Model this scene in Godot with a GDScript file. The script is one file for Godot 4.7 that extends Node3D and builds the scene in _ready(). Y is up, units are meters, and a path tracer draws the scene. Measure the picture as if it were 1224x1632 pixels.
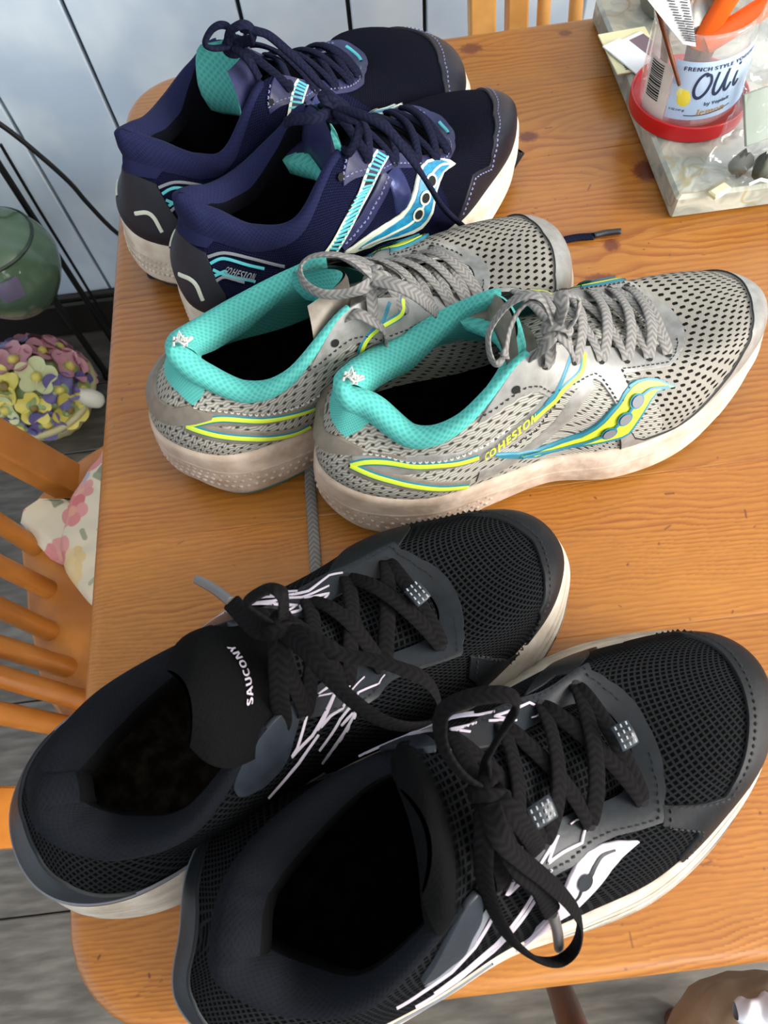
extends Node3D

const TABLE := 0.74
var M := {}

func _ready() -> void:
	# ---- camera
	var camera := Camera3D.new()
	camera.name = "camera"
	camera.fov = 71.55
	camera.near = 0.02
	var lens := CameraAttributesPhysical.new()
	lens.frustum_focal_length = 16.65
	lens.frustum_focus_distance = 0.39
	lens.exposure_aperture = 15.0
	lens.frustum_near = 0.02
	camera.attributes = lens
	camera.fov = 71.55
	camera.transform = Transform3D(Basis(Vector3(0.99167591, -0.06822616, 0.10919745), Vector3(0.12790603, 0.42452459, -0.89633639), Vector3(0.01479659, 0.90284221, 0.42971735)), Vector3(0, TABLE + 0.36, 0))
	add_child(camera)
	camera.make_current()
	# ---- sky and exposure
	var env := Environment.new()
	var sky := Sky.new()
	var air := ProceduralSkyMaterial.new()
	air.sky_top_color = Color(0.55, 0.70, 0.95)
	air.sky_horizon_color = Color(0.85, 0.90, 0.97)
	air.ground_bottom_color = Color(0.35, 0.36, 0.33)
	air.ground_horizon_color = Color(0.75, 0.78, 0.80)
	air.sky_energy_multiplier = 1.0
	sky.sky_material = air
	env.background_mode = Environment.BG_SKY
	env.sky = sky
	env.tonemap_mode = Environment.TONE_MAPPER_LINEAR
	env.tonemap_exposure = 0.57
	env.sdfgi_enabled = true
	env.ssao_enabled = true
	env.ssil_enabled = true
	var world := WorldEnvironment.new()
	world.name = "daylight"
	world.environment = env
	add_child(world)
	# ---- the daylight of the two windows
	window_light("window_light", Vector3(1.98, 1.55, 0.745), Vector3(-1, 0, 0), Vector2(1.36, 1.16), 26.0)
	window_light("window_light", Vector3(0.8, 1.6, 2.05), Vector3(0, 0, -1), Vector2(1.06, 1.06), 3.5)
	materials()
	room_materials()
	prop_materials()
	room()
	table()
	shoes()
	props()

func window_light(called: String, at: Vector3, towards: Vector3, size: Vector2, energy: float) -> void:
	var l := AreaLight3D.new()
	l.name = called
	l.area_size = size
	l.light_color = Color(1.0, 0.98, 0.95)
	l.light_energy = energy
	l.area_range = 8.0
	l.shadow_enabled = true
	add_child(l, true)
	l.look_at_from_position(at, at + towards, Vector3.UP)

# ---------------------------------------------------------------- materials
func plain(c: Color, rough := 0.6, metal := 0.0) -> StandardMaterial3D:
	var m := StandardMaterial3D.new()
	m.albedo_color = c
	m.roughness = rough
	m.metallic = metal
	return m

# a tile of n x n pixels from a function of (u, v) that returns a colour
func tile(n: int, f: Callable, h := 0) -> ImageTexture:
	var w := n
	var hh := h if h else n
	var data := PackedByteArray()
	data.resize(w * hh * 3)
	for y in hh:
		for x in w:
			var c: Color = f.call((x + 0.5) / w, (y + 0.5) / hh)
			var i := (y * w + x) * 3
			data[i] = int(clampf(c.r, 0, 1) * 255.0)
			data[i + 1] = int(clampf(c.g, 0, 1) * 255.0)
			data[i + 2] = int(clampf(c.b, 0, 1) * 255.0)
	return ImageTexture.create_from_image(Image.create_from_data(w, hh, false, Image.FORMAT_RGB8, data))

func noise(scale: float, octaves := 3, seed_ := 1) -> FastNoiseLite:
	var f := FastNoiseLite.new()
	f.noise_type = FastNoiseLite.TYPE_SIMPLEX_SMOOTH
	f.frequency = scale
	f.fractal_octaves = octaves
	f.seed = seed_
	return f

func noise_texture(n: int, freq: float, a: Color, b: Color, seed_ := 1, octaves := 4, mid := 0.5) -> NoiseTexture2D:
	var t := NoiseTexture2D.new()
	t.width = n
	t.height = n
	t.seamless = true
	t.noise = noise(freq, octaves, seed_)
	t.generate_mipmaps = false
	var g := Gradient.new()
	g.set_color(0, a)
	g.set_color(1, b)
	g.set_offset(0, mid - 0.3)
	g.set_offset(1, mid + 0.3)
	t.color_ramp = g
	return t

# cloth: thread tile laid with uvs in metres
func cloth(color: Color, tex: Texture2D, size: Vector2, relief := 0.06, rough := 0.9, sheen := 0.0) -> StandardMaterial3D:
	var m := plain(color, rough)
	m.metallic_specular = 0.16
	m.albedo_texture = tex
	m.heightmap_enabled = true
	m.heightmap_texture = tex
	m.heightmap_scale = relief
	m.uv1_scale = Vector3(1.0 / size.x, 1.0 / size.y, 1)
	if sheen > 0.0:
		m.rim_enabled = true
		m.rim = sheen
		m.rim_tint = 0.7
	return m

func leather(color: Color, rough := 0.45, metal := 0.0) -> StandardMaterial3D:
	var m := plain(color, rough, metal)
	m.metallic_specular = 0.36
	m.uv1_triplanar = true
	m.uv1_scale = Vector3(24, 24, 24)
	m.heightmap_enabled = true
	m.heightmap_texture = M.grain
	m.heightmap_scale = 0.012
	m.albedo_texture = M.scuff
	return m

# lines of a sign or print: strokes drawn into an image
func stroke(img: Image, a: Vector2, b: Vector2, w: float, c: Color) -> void:
	var lo := a.min(b) - Vector2(w, w)
	var hi := a.max(b) + Vector2(w, w)
	for y in range(maxi(0, int(lo.y)), mini(img.get_height(), int(hi.y) + 2)):
		for x in range(maxi(0, int(lo.x)), mini(img.get_width(), int(hi.x) + 2)):
			var q := Vector2(x + 0.5, y + 0.5)
			var d := q.distance_to(Geometry2D.get_closest_point_to_segment(q, a, b))
			var k := clampf(w * 0.5 - d + 0.5, 0, 1)
			if k > 0.0:
				img.set_pixel(x, y, img.get_pixel(x, y).lerp(c, k))

func materials() -> void:
	M.grain = noise_texture(256, 0.05, Color(0.35, 0.35, 0.35), Color(0.65, 0.65, 0.65), 3)
	M.scuff = noise_texture(256, 0.02, Color(0.86, 0.85, 0.84), Color(1, 1, 1), 5, 5)
	var dirt := noise_texture(512, 0.012, Color(0.82, 0.78, 0.73), Color(1, 0.99, 0.98), 8, 5, 0.42)
	# open meshes
	var holes := func(u: float, v: float) -> Color:
		var best := 9.0
		for c in [Vector2(0.25, 0.25), Vector2(0.75, 0.75), Vector2(1.25, 0.25), Vector2(-0.25, 0.75), Vector2(0.25, 1.25), Vector2(0.75, -0.25)]:
			var d := Vector2(u - c.x, v - c.y)
			best = minf(best, maxf(absf(d.x) / 0.20 * 0.75 + absf(d.y) / 0.13 * 0.35, absf(d.y) / 0.13))
		var k := smoothstep(0.75, 1.15, best)
		var strand := 0.86 + 0.14 * sin((u * 10.0 + v * 6.0) * TAU) * k
		return Color(0.17, 0.16, 0.15).lerp(Color(1, 0.99, 0.97) * strand, k)
	M.gray_mesh = cloth(Color(0.66, 0.65, 0.63), tile(96, holes), Vector2(0.0062, 0.0078), 0.07)
	var small := func(u: float, v: float) -> Color:
		var best := 9.0
		for c in [Vector2(0.25, 0.25), Vector2(0.75, 0.75), Vector2(1.25, 0.25), Vector2(-0.25, 0.75), Vector2(0.25, 1.25), Vector2(0.75, -0.25)]:
			var d := Vector2((u - c.x) / 0.19, (v - c.y) / 0.085)
			best = minf(best, d.length())
		var k := smoothstep(0.6, 1.5, best)
		var wave := 0.5 + 0.5 * cos((v * 4.0 + 0.22 * cos(u * TAU)) * TAU)
		return Color(0.36, 0.35, 0.34).lerp(Color(1, 1, 0.98) * (0.74 + 0.26 * wave), k)
	M.gray_side = cloth(Color(0.67, 0.66, 0.64), tile(96, small), Vector2(0.0060, 0.0066), 0.07)
	var grid := func(u: float, v: float) -> Color:
		var d := maxf(absf(u - 0.5), absf(v - 0.5))
		var k := smoothstep(0.26, 0.36, d)
		return Color(0.06, 0.06, 0.07).lerp(Color(1, 1, 1) * (0.8 + 0.2 * sin((u + v) * 8.0 * TAU)), k)
	M.black_mesh = cloth(Color(0.175, 0.182, 0.195), tile(64, grid), Vector2(0.0026, 0.0026), 0.07)
	var knit := func(u: float, v: float) -> Color:
		var k := 0.5 + 0.5 * sin(u * TAU) * sin(v * TAU)
		return Color(0.45, 0.45, 0.5).lerp(Color(1, 1, 1), k)
	var knit_tile := tile(48, knit)
	M.navy_mesh = cloth(Color(0.090, 0.105, 0.215), knit_tile, Vector2(0.0022, 0.0016), 0.05, 0.85)
	M.navy_toe = cloth(Color(0.060, 0.070, 0.125), knit_tile, Vector2(0.0016, 0.0016), 0.04, 0.85)
	# linings
	var comb := func(u: float, v: float) -> Color:
		var best := 9.0
		for c in [Vector2(0.25, 0.25), Vector2(0.75, 0.75), Vector2(1.25, 0.25), Vector2(-0.25, 0.75), Vector2(0.25, 1.25), Vector2(0.75, -0.25)]:
			best = minf(best, Vector2((u - c.x) * 2.2, (v - c.y) * 2.6).length())
		return Color(0.80, 0.82, 0.83).lerp(Color(1, 1, 1), clampf(best * 1.1, 0, 1))
	var comb_tile := tile(48, comb)
	M.turquoise = cloth(Color(0.34, 0.68, 0.65), comb_tile, Vector2(0.0034, 0.0036), 0.05, 0.9, 0.2)
	M.navy_lining = cloth(Color(0.118, 0.130, 0.245), comb_tile, Vector2(0.0026, 0.0028), 0.05, 0.9, 0.25)
	M.navy_dark = cloth(Color(0.05, 0.052, 0.085), comb_tile, Vector2(0.0026, 0.0028), 0.05, 0.9, 0.1)
	M.black_lining = cloth(Color(0.075, 0.083, 0.102), comb_tile, Vector2(0.0028, 0.0022), 0.06, 0.85, 0.12)
	M.black_felt = cloth(Color(0.05, 0.05, 0.053), comb_tile, Vector2(0.0026, 0.0026), 0.04, 0.95)
	M.insole = plain(Color(0.045, 0.043, 0.043), 0.95)
	M.insole.metallic_specular = 0.1
	M.insole.albedo_texture = noise_texture(256, 0.03, Color(0.5, 0.48, 0.45), Color(1, 1, 1), 9)
	M.insole.uv1_scale = Vector3(14, 14, 1)
	M.insole_worn = plain(Color(0.15, 0.135, 0.115), 0.95)
	M.insole_worn.metallic_specular = 0.1
	M.insole_worn.albedo_texture = M.insole.albedo_texture
	M.insole_worn.uv1_scale = Vector3(14, 14, 1)
	# leathers and prints
	M.silver = leather(Color(0.58, 0.58, 0.57), 0.40, 0.25)
	M.taupe = leather(Color(0.50, 0.47, 0.43), 0.45, 0.1)
	M.navy_leather = leather(Color(0.165, 0.175, 0.315), 0.35)
	M.navy_shine = leather(Color(0.17, 0.20, 0.37), 0.22, 0.3)
	M.heel_dark = leather(Color(0.095, 0.097, 0.135), 0.5)
	M.toe_navy = leather(Color(0.080, 0.085, 0.130), 0.42)
	M.black_leather = leather(Color(0.105, 0.120, 0.140), 0.42)
	M.black_grey = leather(Color(0.15, 0.17, 0.20), 0.33)
	M.black_toe = leather(Color(0.085, 0.093, 0.107), 0.5)
	M.black_toe.metallic_specular = 0.26
	M.yellow = plain(Color(0.72, 0.79, 0.20), 0.5)
	M.teal = plain(Color(0.10, 0.43, 0.51), 0.5)
	M.aqua = plain(Color(0.10, 0.50, 0.64), 0.4)
	M.aqua.albedo_texture = noise_texture(256, 0.06, Color(0.72, 0.80, 0.85), Color(1, 1, 1), 12)
	M.aqua.uv1_scale = Vector3(12, 12, 1)
	M.mint = plain(Color(0.24, 0.62, 0.66), 0.5)
	M.ivory = plain(Color(0.74, 0.76, 0.70), 0.5)
	M.greyprint = plain(Color(0.42, 0.43, 0.46), 0.5)
	M.lilac = plain(Color(0.70, 0.66, 0.71), 0.5)
	M.hole = plain(Color(0.015, 0.015, 0.017), 0.9)
	M.thread_light = plain(Color(0.72, 0.72, 0.70), 0.8)
	M.thread_dark = plain(Color(0.10, 0.09, 0.08), 0.8)
	M.thread_navy = plain(Color(0.42, 0.44, 0.58), 0.8)
	M.thread_black = plain(Color(0.03, 0.03, 0.035), 0.8)
	# soles
	var bumps := func(u: float, v: float) -> Color:
		var best := 9.0
		for c in [Vector2(0.25, 0.25), Vector2(0.75, 0.75)]:
			best = minf(best, Vector2(u - c.x, v - c.y).length())
		return Color.WHITE * (1.0 - 0.25 * smoothstep(0.08, 0.26, best))
	M.sole_grey = plain(Color(0.76, 0.70, 0.65), 0.75)
	M.sole_white = plain(Color(0.80, 0.78, 0.73), 0.75)
	M.sole_worn = plain(Color(0.74, 0.71, 0.67), 0.8)
	for m in [M.sole_grey, M.sole_white, M.sole_worn]:
		m.albedo_texture = dirt
		m.uv1_triplanar = true
		m.uv1_scale = Vector3(9, 9, 9)
		m.heightmap_enabled = true
		m.heightmap_texture = M.grain
		m.heightmap_scale = 0.08
	M.bump_sole = plain(Color(0.84, 0.79, 0.74), 0.75)
	M.bump_tile = tile(48, bumps)
	M.rubber_teal = plain(Color(0.24, 0.38, 0.36), 0.7)
	M.rubber_black = plain(Color(0.05, 0.05, 0.055), 0.7)
	M.rubber_rose = plain(Color(0.72, 0.50, 0.40), 0.7)
	# laces
	var braid := func(u: float, v: float) -> Color:
		var k := 0.5 + 0.5 * sin((u + absf(v - 0.5) * 1.2) * TAU * 2.0)
		return Color(0.80, 0.80, 0.80).lerp(Color(1, 1, 1), k)
	var braid_tile := tile(64, braid)
	M.lace_grey = cloth(Color(0.52, 0.51, 0.50), braid_tile, Vector2(0.006, 0.007), 0.05)
	M.lace_navy = cloth(Color(0.10, 0.11, 0.185), braid_tile, Vector2(0.006, 0.007), 0.05)
	M.lace_black = cloth(Color(0.085, 0.080, 0.085), braid_tile, Vector2(0.006, 0.009), 0.05)
	M.aglet = plain(Color(0.35, 0.34, 0.34), 0.3)
	M.aglet_dark = plain(Color(0.09, 0.10, 0.13), 0.35)
	M.reflect = plain(Color(0.62, 0.65, 0.66), 0.4)

# ---------------------------------------------------------------- the room
func structure(called: String, mesh: Mesh, m: Material, parent: Node = null) -> MeshInstance3D:
	var o := place(called, mesh, m, parent if parent else self)
	if parent == null:
		o.set_meta("kind", "structure")
	return o

func room() -> void:
	# floor of grey laminate boards
	var boards := []
	for i in 5:
		var m := plain(Color(0.33, 0.31, 0.285).lerp(Color(0.42, 0.395, 0.365), i / 4.0), 0.45)
		m.albedo_texture = M.floor_grain
		m.uv1_triplanar = true
		m.uv1_world_triplanar = true
		m.uv1_scale = Vector3(0.9, 1, 5.0)
		m.uv1_offset = Vector3(0.13 * i, 0, 0.31 * i)
		boards.append(m)
	var floor_ := structure("floor", box(Vector3(0.2, -0.06, 0.5), Vector3(4.0, 0.1, 3.4), 0.001), plain(Color(0.08, 0.075, 0.07), 0.8))
	var rng := RandomNumberGenerator.new()
	rng.seed = 11
	var long := box(Vector3.ZERO, Vector3(1.198, 0.012, 0.148), 0.0015)
	var z := -0.95
	var row := 0
	while z < 2.1:
		var x := -1.7 - fmod(row * 0.43, 1.2)
		while x < 2.2:
			var o := place("board", long, boards[rng.randi() % 5], floor_)
			o.position = Vector3(x + 0.6, -0.006, z)
			x += 1.2
		z += 0.15
		row += 1
	structure("ceiling", box(Vector3(0.2, 2.5, 0.5), Vector3(4.0, 0.1, 3.4), 0.001), M.white)
	# the back wall of upright boards of random width, with dark grooves between them
	var back := structure("wall_back", box(Vector3(0.2, 1.225, -1.095), Vector3(4.0, 2.45, 0.12), 0.001), M.groove)
	var edges := [-1.79]
	var cuts := [0.22, 0.144, 0.103]
	var at := -0.339
	var left := [-0.339]
	var k := 1
	while left[-1] > -1.7:
		left.append(left[-1] - cuts[k % 3])
		k += 1
	left.reverse()
	var right := [-0.119, 0.025, 0.128]
	k = 0
	while right[-1] < 2.0:
		right.append(right[-1] + cuts[k % 3])
		k += 1
	var all: Array = left + right
	for i in all.size() - 1:
		var w: float = all[i + 1] - all[i]
		place("wall_board", box(Vector3((all[i] + all[i + 1]) * 0.5, 1.225, -1.028), Vector3(w - 0.0062, 2.45, 0.016), 0.003), M.wall_paint, back)
	structure("baseboard_back", join([box(Vector3(0.2, 0.042, -1.012), Vector3(3.8, 0.084, 0.016), 0.004), box(Vector3(0.2, 0.092, -1.014), Vector3(3.8, 0.014, 0.012), 0.004)]), M.baseboard)
	structure("wall_left", box(Vector3(-1.76, 1.225, 0.5), Vector3(0.12, 2.45, 3.1), 0.001), M.wall_paint)
	# right wall and front wall, each with a window
	structure("wall_right", join([box(Vector3(2.06, 0.45, 0.5), Vector3(0.12, 0.9, 3.1), 0.001), box(Vector3(2.06, 2.325, 0.5), Vector3(0.12, 0.25, 3.1), 0.001), box(Vector3(2.06, 1.55, -0.53), Vector3(0.12, 1.3, 1.04), 0.001), box(Vector3(2.06, 1.55, 1.775), Vector3(0.12, 1.3, 0.55), 0.001)]), M.wall_paint)
	window("window_1", Vector3(2.06, 1.55, 0.745), Basis(Vector3.UP, PI / 2), Vector2(1.5, 1.3))
	structure("wall_front", join([box(Vector3(0.2, 0.5, 2.14), Vector3(4.0, 1.0, 0.12), 0.001), box(Vector3(0.2, 2.325, 2.14), Vector3(4.0, 0.25, 0.12), 0.001), box(Vector3(-0.8, 1.6, 2.14), Vector3(2.0, 1.2, 0.12), 0.001), box(Vector3(1.8, 1.6, 2.14), Vector3(0.8, 1.2, 0.12), 0.001)]), M.wall_paint)
	window("window_2", Vector3(0.8, 1.6, 2.14), Basis.IDENTITY, Vector2(1.2, 1.2))

func window(called: String, at: Vector3, turn: Basis, size: Vector2) -> void:
	var o := Node3D.new()
	o.name = called
	o.position = at
	o.basis = turn
	add_child(o)
	o.set_meta("kind", "structure")
	var list := []
	var w := size.x * 0.5
	var h := size.y * 0.5
	for s in [-1, 1]:
		list.append(box(Vector3(s * (w - 0.03), 0, 0), Vector3(0.06, size.y, 0.1), 0.004))
		list.append(box(Vector3(0, s * (h - 0.03), 0), Vector3(size.x, 0.06, 0.1), 0.004))
	list.append(box(Vector3.ZERO, Vector3(0.04, size.y, 0.05), 0.004))
	place("window_frame", join(list), M.white, o)
	var pane := box(Vector3.ZERO, Vector3(size.x - 0.1, size.y - 0.1, 0.004), 0.0005)
	place("window_pane", pane, M.pane, o)

# ---------------------------------------------------------------- the table
const LEFT := -0.1735
const RIGHT := 0.93
const FAR := -0.592
const NEAR := 0.060
const CORNER := 0.05
const ROUND := 0.010
const THICK := 0.028

func inset(x: float, z: float) -> float:
	var c := Vector2((LEFT + RIGHT) * 0.5, (FAR + NEAR) * 0.5)
	var q := Vector2(absf(x - c.x) - (RIGHT - LEFT) * 0.5 + CORNER, absf(z - c.y) - (NEAR - FAR) * 0.5 + CORNER)
	return -(Vector2(maxf(q.x, 0), maxf(q.y, 0)).length() + minf(maxf(q.x, q.y), 0) - CORNER)

func plank(z0: float, z1: float) -> ArrayMesh:
	var zs := []
	var steps := [0.0, 0.0003, 0.001, 0.0025, 0.0045, 0.007, 0.010, 0.016, 0.022, 0.03, 0.04, 0.05]
	if z0 == FAR:
		for s in steps:
			zs.append(z0 + s)
		zs.append_array([z0 + 0.06])
	else:
		zs.append_array([z0, z0 + 0.0009])
	if z0 != FAR and z1 != NEAR:
		zs.append((z0 + z1) * 0.5)
	if z1 == NEAR:
		for i in range(steps.size() - 1, -1, -1):
			zs.append(z1 - steps[i])
	else:
		zs.append_array([z1 - 0.0009, z1])
	var rows := []
	var uvs := []
	for z in zs:
		var dz := maxf(maxf(FAR + CORNER - z, z - NEAR + CORNER), 0.0)
		var cut := CORNER - sqrt(maxf(CORNER * CORNER - dz * dz, 0.0))
		var a := LEFT + cut
		var b := RIGHT - cut
		var row := PackedVector3Array()
		var uvr := PackedVector2Array()
		var xs := [a]
		for s in steps:
			xs.append(a + s)
		for i in range(1, 10):
			xs.append(lerpf(a + 0.05, b - 0.05, i / 10.0))
		for i in range(steps.size() - 1, -1, -1):
			xs.append(b - steps[i])
		xs.append(b)
		for i in xs.size():
			var x: float = xs[i]
			var d := clampf(inset(x, z), 0, ROUND)
			var y := -ROUND + sqrt(maxf(ROUND * ROUND - (ROUND - d) * (ROUND - d), 0))
			if (z == z0 and z0 != FAR) or (z == z1 and z1 != NEAR):
				y -= 0.0005
			if i == 0 or i == xs.size() - 1:
				y = -THICK
			row.append(Vector3(x, TABLE + y, z))
			uvr.append(Vector2((x - LEFT) / 0.82, (z - FAR) / 0.652))
		if z == zs[0] and z0 == FAR or z == zs[-1] and z1 == NEAR:
			var under := PackedVector3Array()
			for p in row:
				under.append(Vector3(p.x, TABLE - THICK, p.z))
			if z1 == NEAR and z == zs[-1]:
				rows.append(row)
				uvs.append(uvr)
				rows.append(under)
				uvs.append(uvr)
				continue
			rows.append(under)
			uvs.append(uvr)
		rows.append(row)
		uvs.append(uvr)
	return sheet(rows, false, false, uvs)

func table() -> void:
	var t := thing("dining_table", "orange varnished pine table with rounded corners and scratched boards under the six shoes", "table", Vector3.ZERO)
	var top := Node3D.new()
	top.name = "table_top"
	t.add_child(top)
	var seams := [FAR, -0.512, -0.436, -0.350, -0.262, -0.174, -0.088, -0.012, NEAR]
	for i in seams.size() - 1:
		place("plank", plank(seams[i], seams[i + 1]), M.table_wood, top)
	place("underside", box(Vector3((LEFT + RIGHT) * 0.5, TABLE - THICK - 0.003, (FAR + NEAR) * 0.5), Vector3(RIGHT - LEFT - 0.1, 0.008, NEAR - FAR - 0.1), 0.002), M.chair_wood, t)
	var w := 0.02
	place("apron", join([box(Vector3(0.38, 0.66, FAR + 0.09), Vector3(0.9, 0.1, w), 0.003), box(Vector3(0.38, 0.66, NEAR - 0.09), Vector3(0.9, 0.1, w), 0.003), box(Vector3(LEFT + 0.1, 0.66, -0.266), Vector3(w, 0.1, 0.45), 0.003), box(Vector3(RIGHT - 0.1, 0.66, -0.266), Vector3(w, 0.1, 0.45), 0.003)]), M.chair_wood, t)
	for x in [LEFT + 0.11, RIGHT - 0.11]:
		for z in [FAR + 0.1, NEAR - 0.1]:
			var leg := place("leg", lathe(smooth_profile([Vector2(0.0, 0), Vector2(0.022, 0.001), Vector2(0.026, 0.05), Vector2(0.034, 0.2), Vector2(0.026, 0.4), Vector2(0.036, 0.52), Vector2(0.034, 0.6), Vector2(0.034, 0.705), Vector2(0.0, 0.706)], 40), 24), M.chair_wood, t)
			leg.position = Vector3(x, 0, z)

func wood_picture() -> ImageTexture:
	var w := 1536
	var h := 1152
	var bend := noise(1.0, 2, 21)
	var fine := noise(1.0, 3, 22)
	var tone := noise(1.0, 2, 23)
	var seams := [FAR, -0.512, -0.436, -0.350, -0.262, -0.174, -0.088, -0.012, NEAR]
	var light := [-0.07, -0.03, -0.06, 0.0, -0.02, 0.03, -0.01, 0.03]
	var pitch := [0.0046, 0.0052, 0.0060, 0.0050, 0.0040, 0.0026, 0.0030, 0.0024]
	var knots := [[0.108, -0.568, 0.007, 0.010, 1.0], [0.132, -0.458, 0.006, 0.008, 1.0], [0.184, -0.571, 0.004, 0.006, 0.8], [0.206, -0.408, 0.011, 0.011, 1.2], [0.165, -0.344, 0.006, 0.006, 0.9], [0.150, -0.316, 0.006, 0.012, 0.8], [0.247, -0.377, 0.004, 0.005, 0.5], [-0.115, -0.30, 0.003, 0.004, 0.2]]
	var data := PackedByteArray()
	data.resize(w * h * 3)
	var pale := Vector3(0.640, 0.420, 0.160)
	var dark := Vector3(0.490, 0.255, 0.060)
	for y in h:
		var z := FAR + (y + 0.5) / h * 0.652
		var b := 0
		while b < 7 and z > seams[b + 1]:
			b += 1
		var wave: float = 0.006 + 0.004 * (b % 3)
		for x in w:
			var px := LEFT + (x + 0.5) / w * 0.82
			var q := z + wave * bend.get_noise_2d(px * 3.0 + b * 7.3, z * 9.0) + 0.0016 * bend.get_noise_2d(px * 22.0, z * 60.0 + b)
			# the rings sweep round the knots
			var spot := 0.0
			for k in knots:
				var dx: float = px - k[0]
				var dz: float = z - k[1]
				if absf(dx) < 0.09 and absf(dz) < 0.05:
					q += signf(dz) * 0.010 * k[4] * exp(-(dx * dx / 0.0011 + dz * dz / 0.00022))
					var e := sqrt(dx * dx / (k[3] * k[3]) + dz * dz / (k[2] * k[2])) + 0.25 * fine.get_noise_2d(px * 300.0, z * 300.0)
					spot = maxf(spot, k[4] * (1.0 - smoothstep(0.55, 1.15, e)))
			var u: float = q / pitch[b]
			var f := u - floorf(u)
			var ring := smoothstep(0.25, 0.92, f) * (1.0 - smoothstep(0.93, 1.0, f))
			var strength := 0.42 + 0.36 * tone.get_noise_2d(px * 4.0, z * 40.0 + b * 3.0)
			var fibre := 0.09 * fine.get_noise_2d(px * 40.0, z * 1500.0)
			var c: Vector3 = pale.lerp(dark, clampf(ring * strength + 0.12 * tone.get_noise_2d(px * 6.0, z * 14.0 + 9.0) + 0.1, 0, 1)) * (1.0 + light[b] + fibre)
			c = c.lerp(Vector3(0.33, 0.14, 0.07), clampf(spot * 0.85, 0, 1))
			var i := (y * w + x) * 3
			data[i] = int(clampf(c.x, 0, 1) * 255.0)
			data[i + 1] = int(clampf(c.y, 0, 1) * 255.0)
			data[i + 2] = int(clampf(c.z, 0, 1) * 255.0)
	var img := Image.create_from_data(w, h, false, Image.FORMAT_RGB8, data)
	# dents and scratches of use
	var r := RandomNumberGenerator.new()
	r.seed = 5
	for n in 520:
		var p := Vector2(r.randf() * w, r.randf() * h)
		var len_ := r.randf_range(0.3, 3.5) if r.randf() < 0.93 else r.randf_range(6, 18)
		var ang := r.randf() * TAU
		stroke(img, p, p + Vector2(cos(ang), sin(ang) * 0.7) * len_, r.randf_range(0.7, 1.7), Color(0.30, 0.15, 0.05).lerp(Color(0.5, 0.3, 0.12), r.randf()))
	return ImageTexture.create_from_image(img)

func room_materials() -> void:
	M.white = plain(Color(0.84, 0.84, 0.82), 0.8)
	M.groove = plain(Color(0.13, 0.15, 0.15), 0.8)
	M.wall_paint = plain(Color(0.93, 0.95, 0.97), 0.55)
	M.wall_paint.albedo_texture = noise_texture(512, 0.006, Color(0.79, 0.84, 0.90), Color(0.91, 0.94, 0.96), 31, 4)
	M.wall_paint.uv1_triplanar = true
	M.wall_paint.uv1_world_triplanar = true
	M.wall_paint.uv1_scale = Vector3(1.6, 1.6, 1.6)
	M.baseboard = plain(Color(0.10, 0.085, 0.07), 0.6)
	M.floor_grain = noise_texture(512, 0.02, Color(0.72, 0.71, 0.70), Color(1, 1, 1), 41, 5)
	M.pane = plain(Color(0.95, 0.98, 1.0, 0.06), 0.02)
	M.pane.transparency = BaseMaterial3D.TRANSPARENCY_ALPHA
	M.table_wood = plain(Color.WHITE, 0.32)
	M.table_wood.albedo_texture = wood_picture()
	M.table_wood.texture_repeat = true
	M.chair_wood = plain(Color(0.75, 0.475, 0.19), 0.35)
	M.chair_wood.albedo_texture = noise_texture(256, 0.02, Color(0.84, 0.80, 0.74), Color(1, 1, 1), 51, 4)
	M.chair_wood.uv1_triplanar = true
	M.chair_wood.uv1_scale = Vector3(3, 3, 3)
	M.pale_wood = plain(Color(0.86, 0.64, 0.36), 0.4)
	M.pale_wood.albedo_texture = M.chair_wood.albedo_texture
	M.pale_wood.uv1_triplanar = true
	M.pale_wood.uv1_scale = Vector3(3, 3, 3)
	M.brown_wood = plain(Color(0.36, 0.17, 0.06), 0.3)
	M.iron = plain(Color(0.035, 0.038, 0.040), 0.5, 0.2)

# ---------------------------------------------------------------- the six shoes
const ABOUT := {
	"N1": ["navy running shoe furthest back on the table, a lace end lying beside its toe", "navy running shoes"],
	"N2": ["navy running shoe with a blue curved side emblem, its long lace passing under grey toe", "navy running shoes"],
	"G1": ["grey turquoise-lined running shoe behind its mate, one grey lace hanging onto the table", "grey running shoes"],
	"G2": ["grey turquoise-lined running shoe with a yellow curved emblem and lettering on its side", "grey running shoes"],
	"K1": ["black running shoe with white zigzag lines, its heel over the table's left edge", "black running shoes"],
	"K2": ["black running shoe nearest the table's front edge, pale lilac emblem on its side", "black running shoes"],
}
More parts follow.
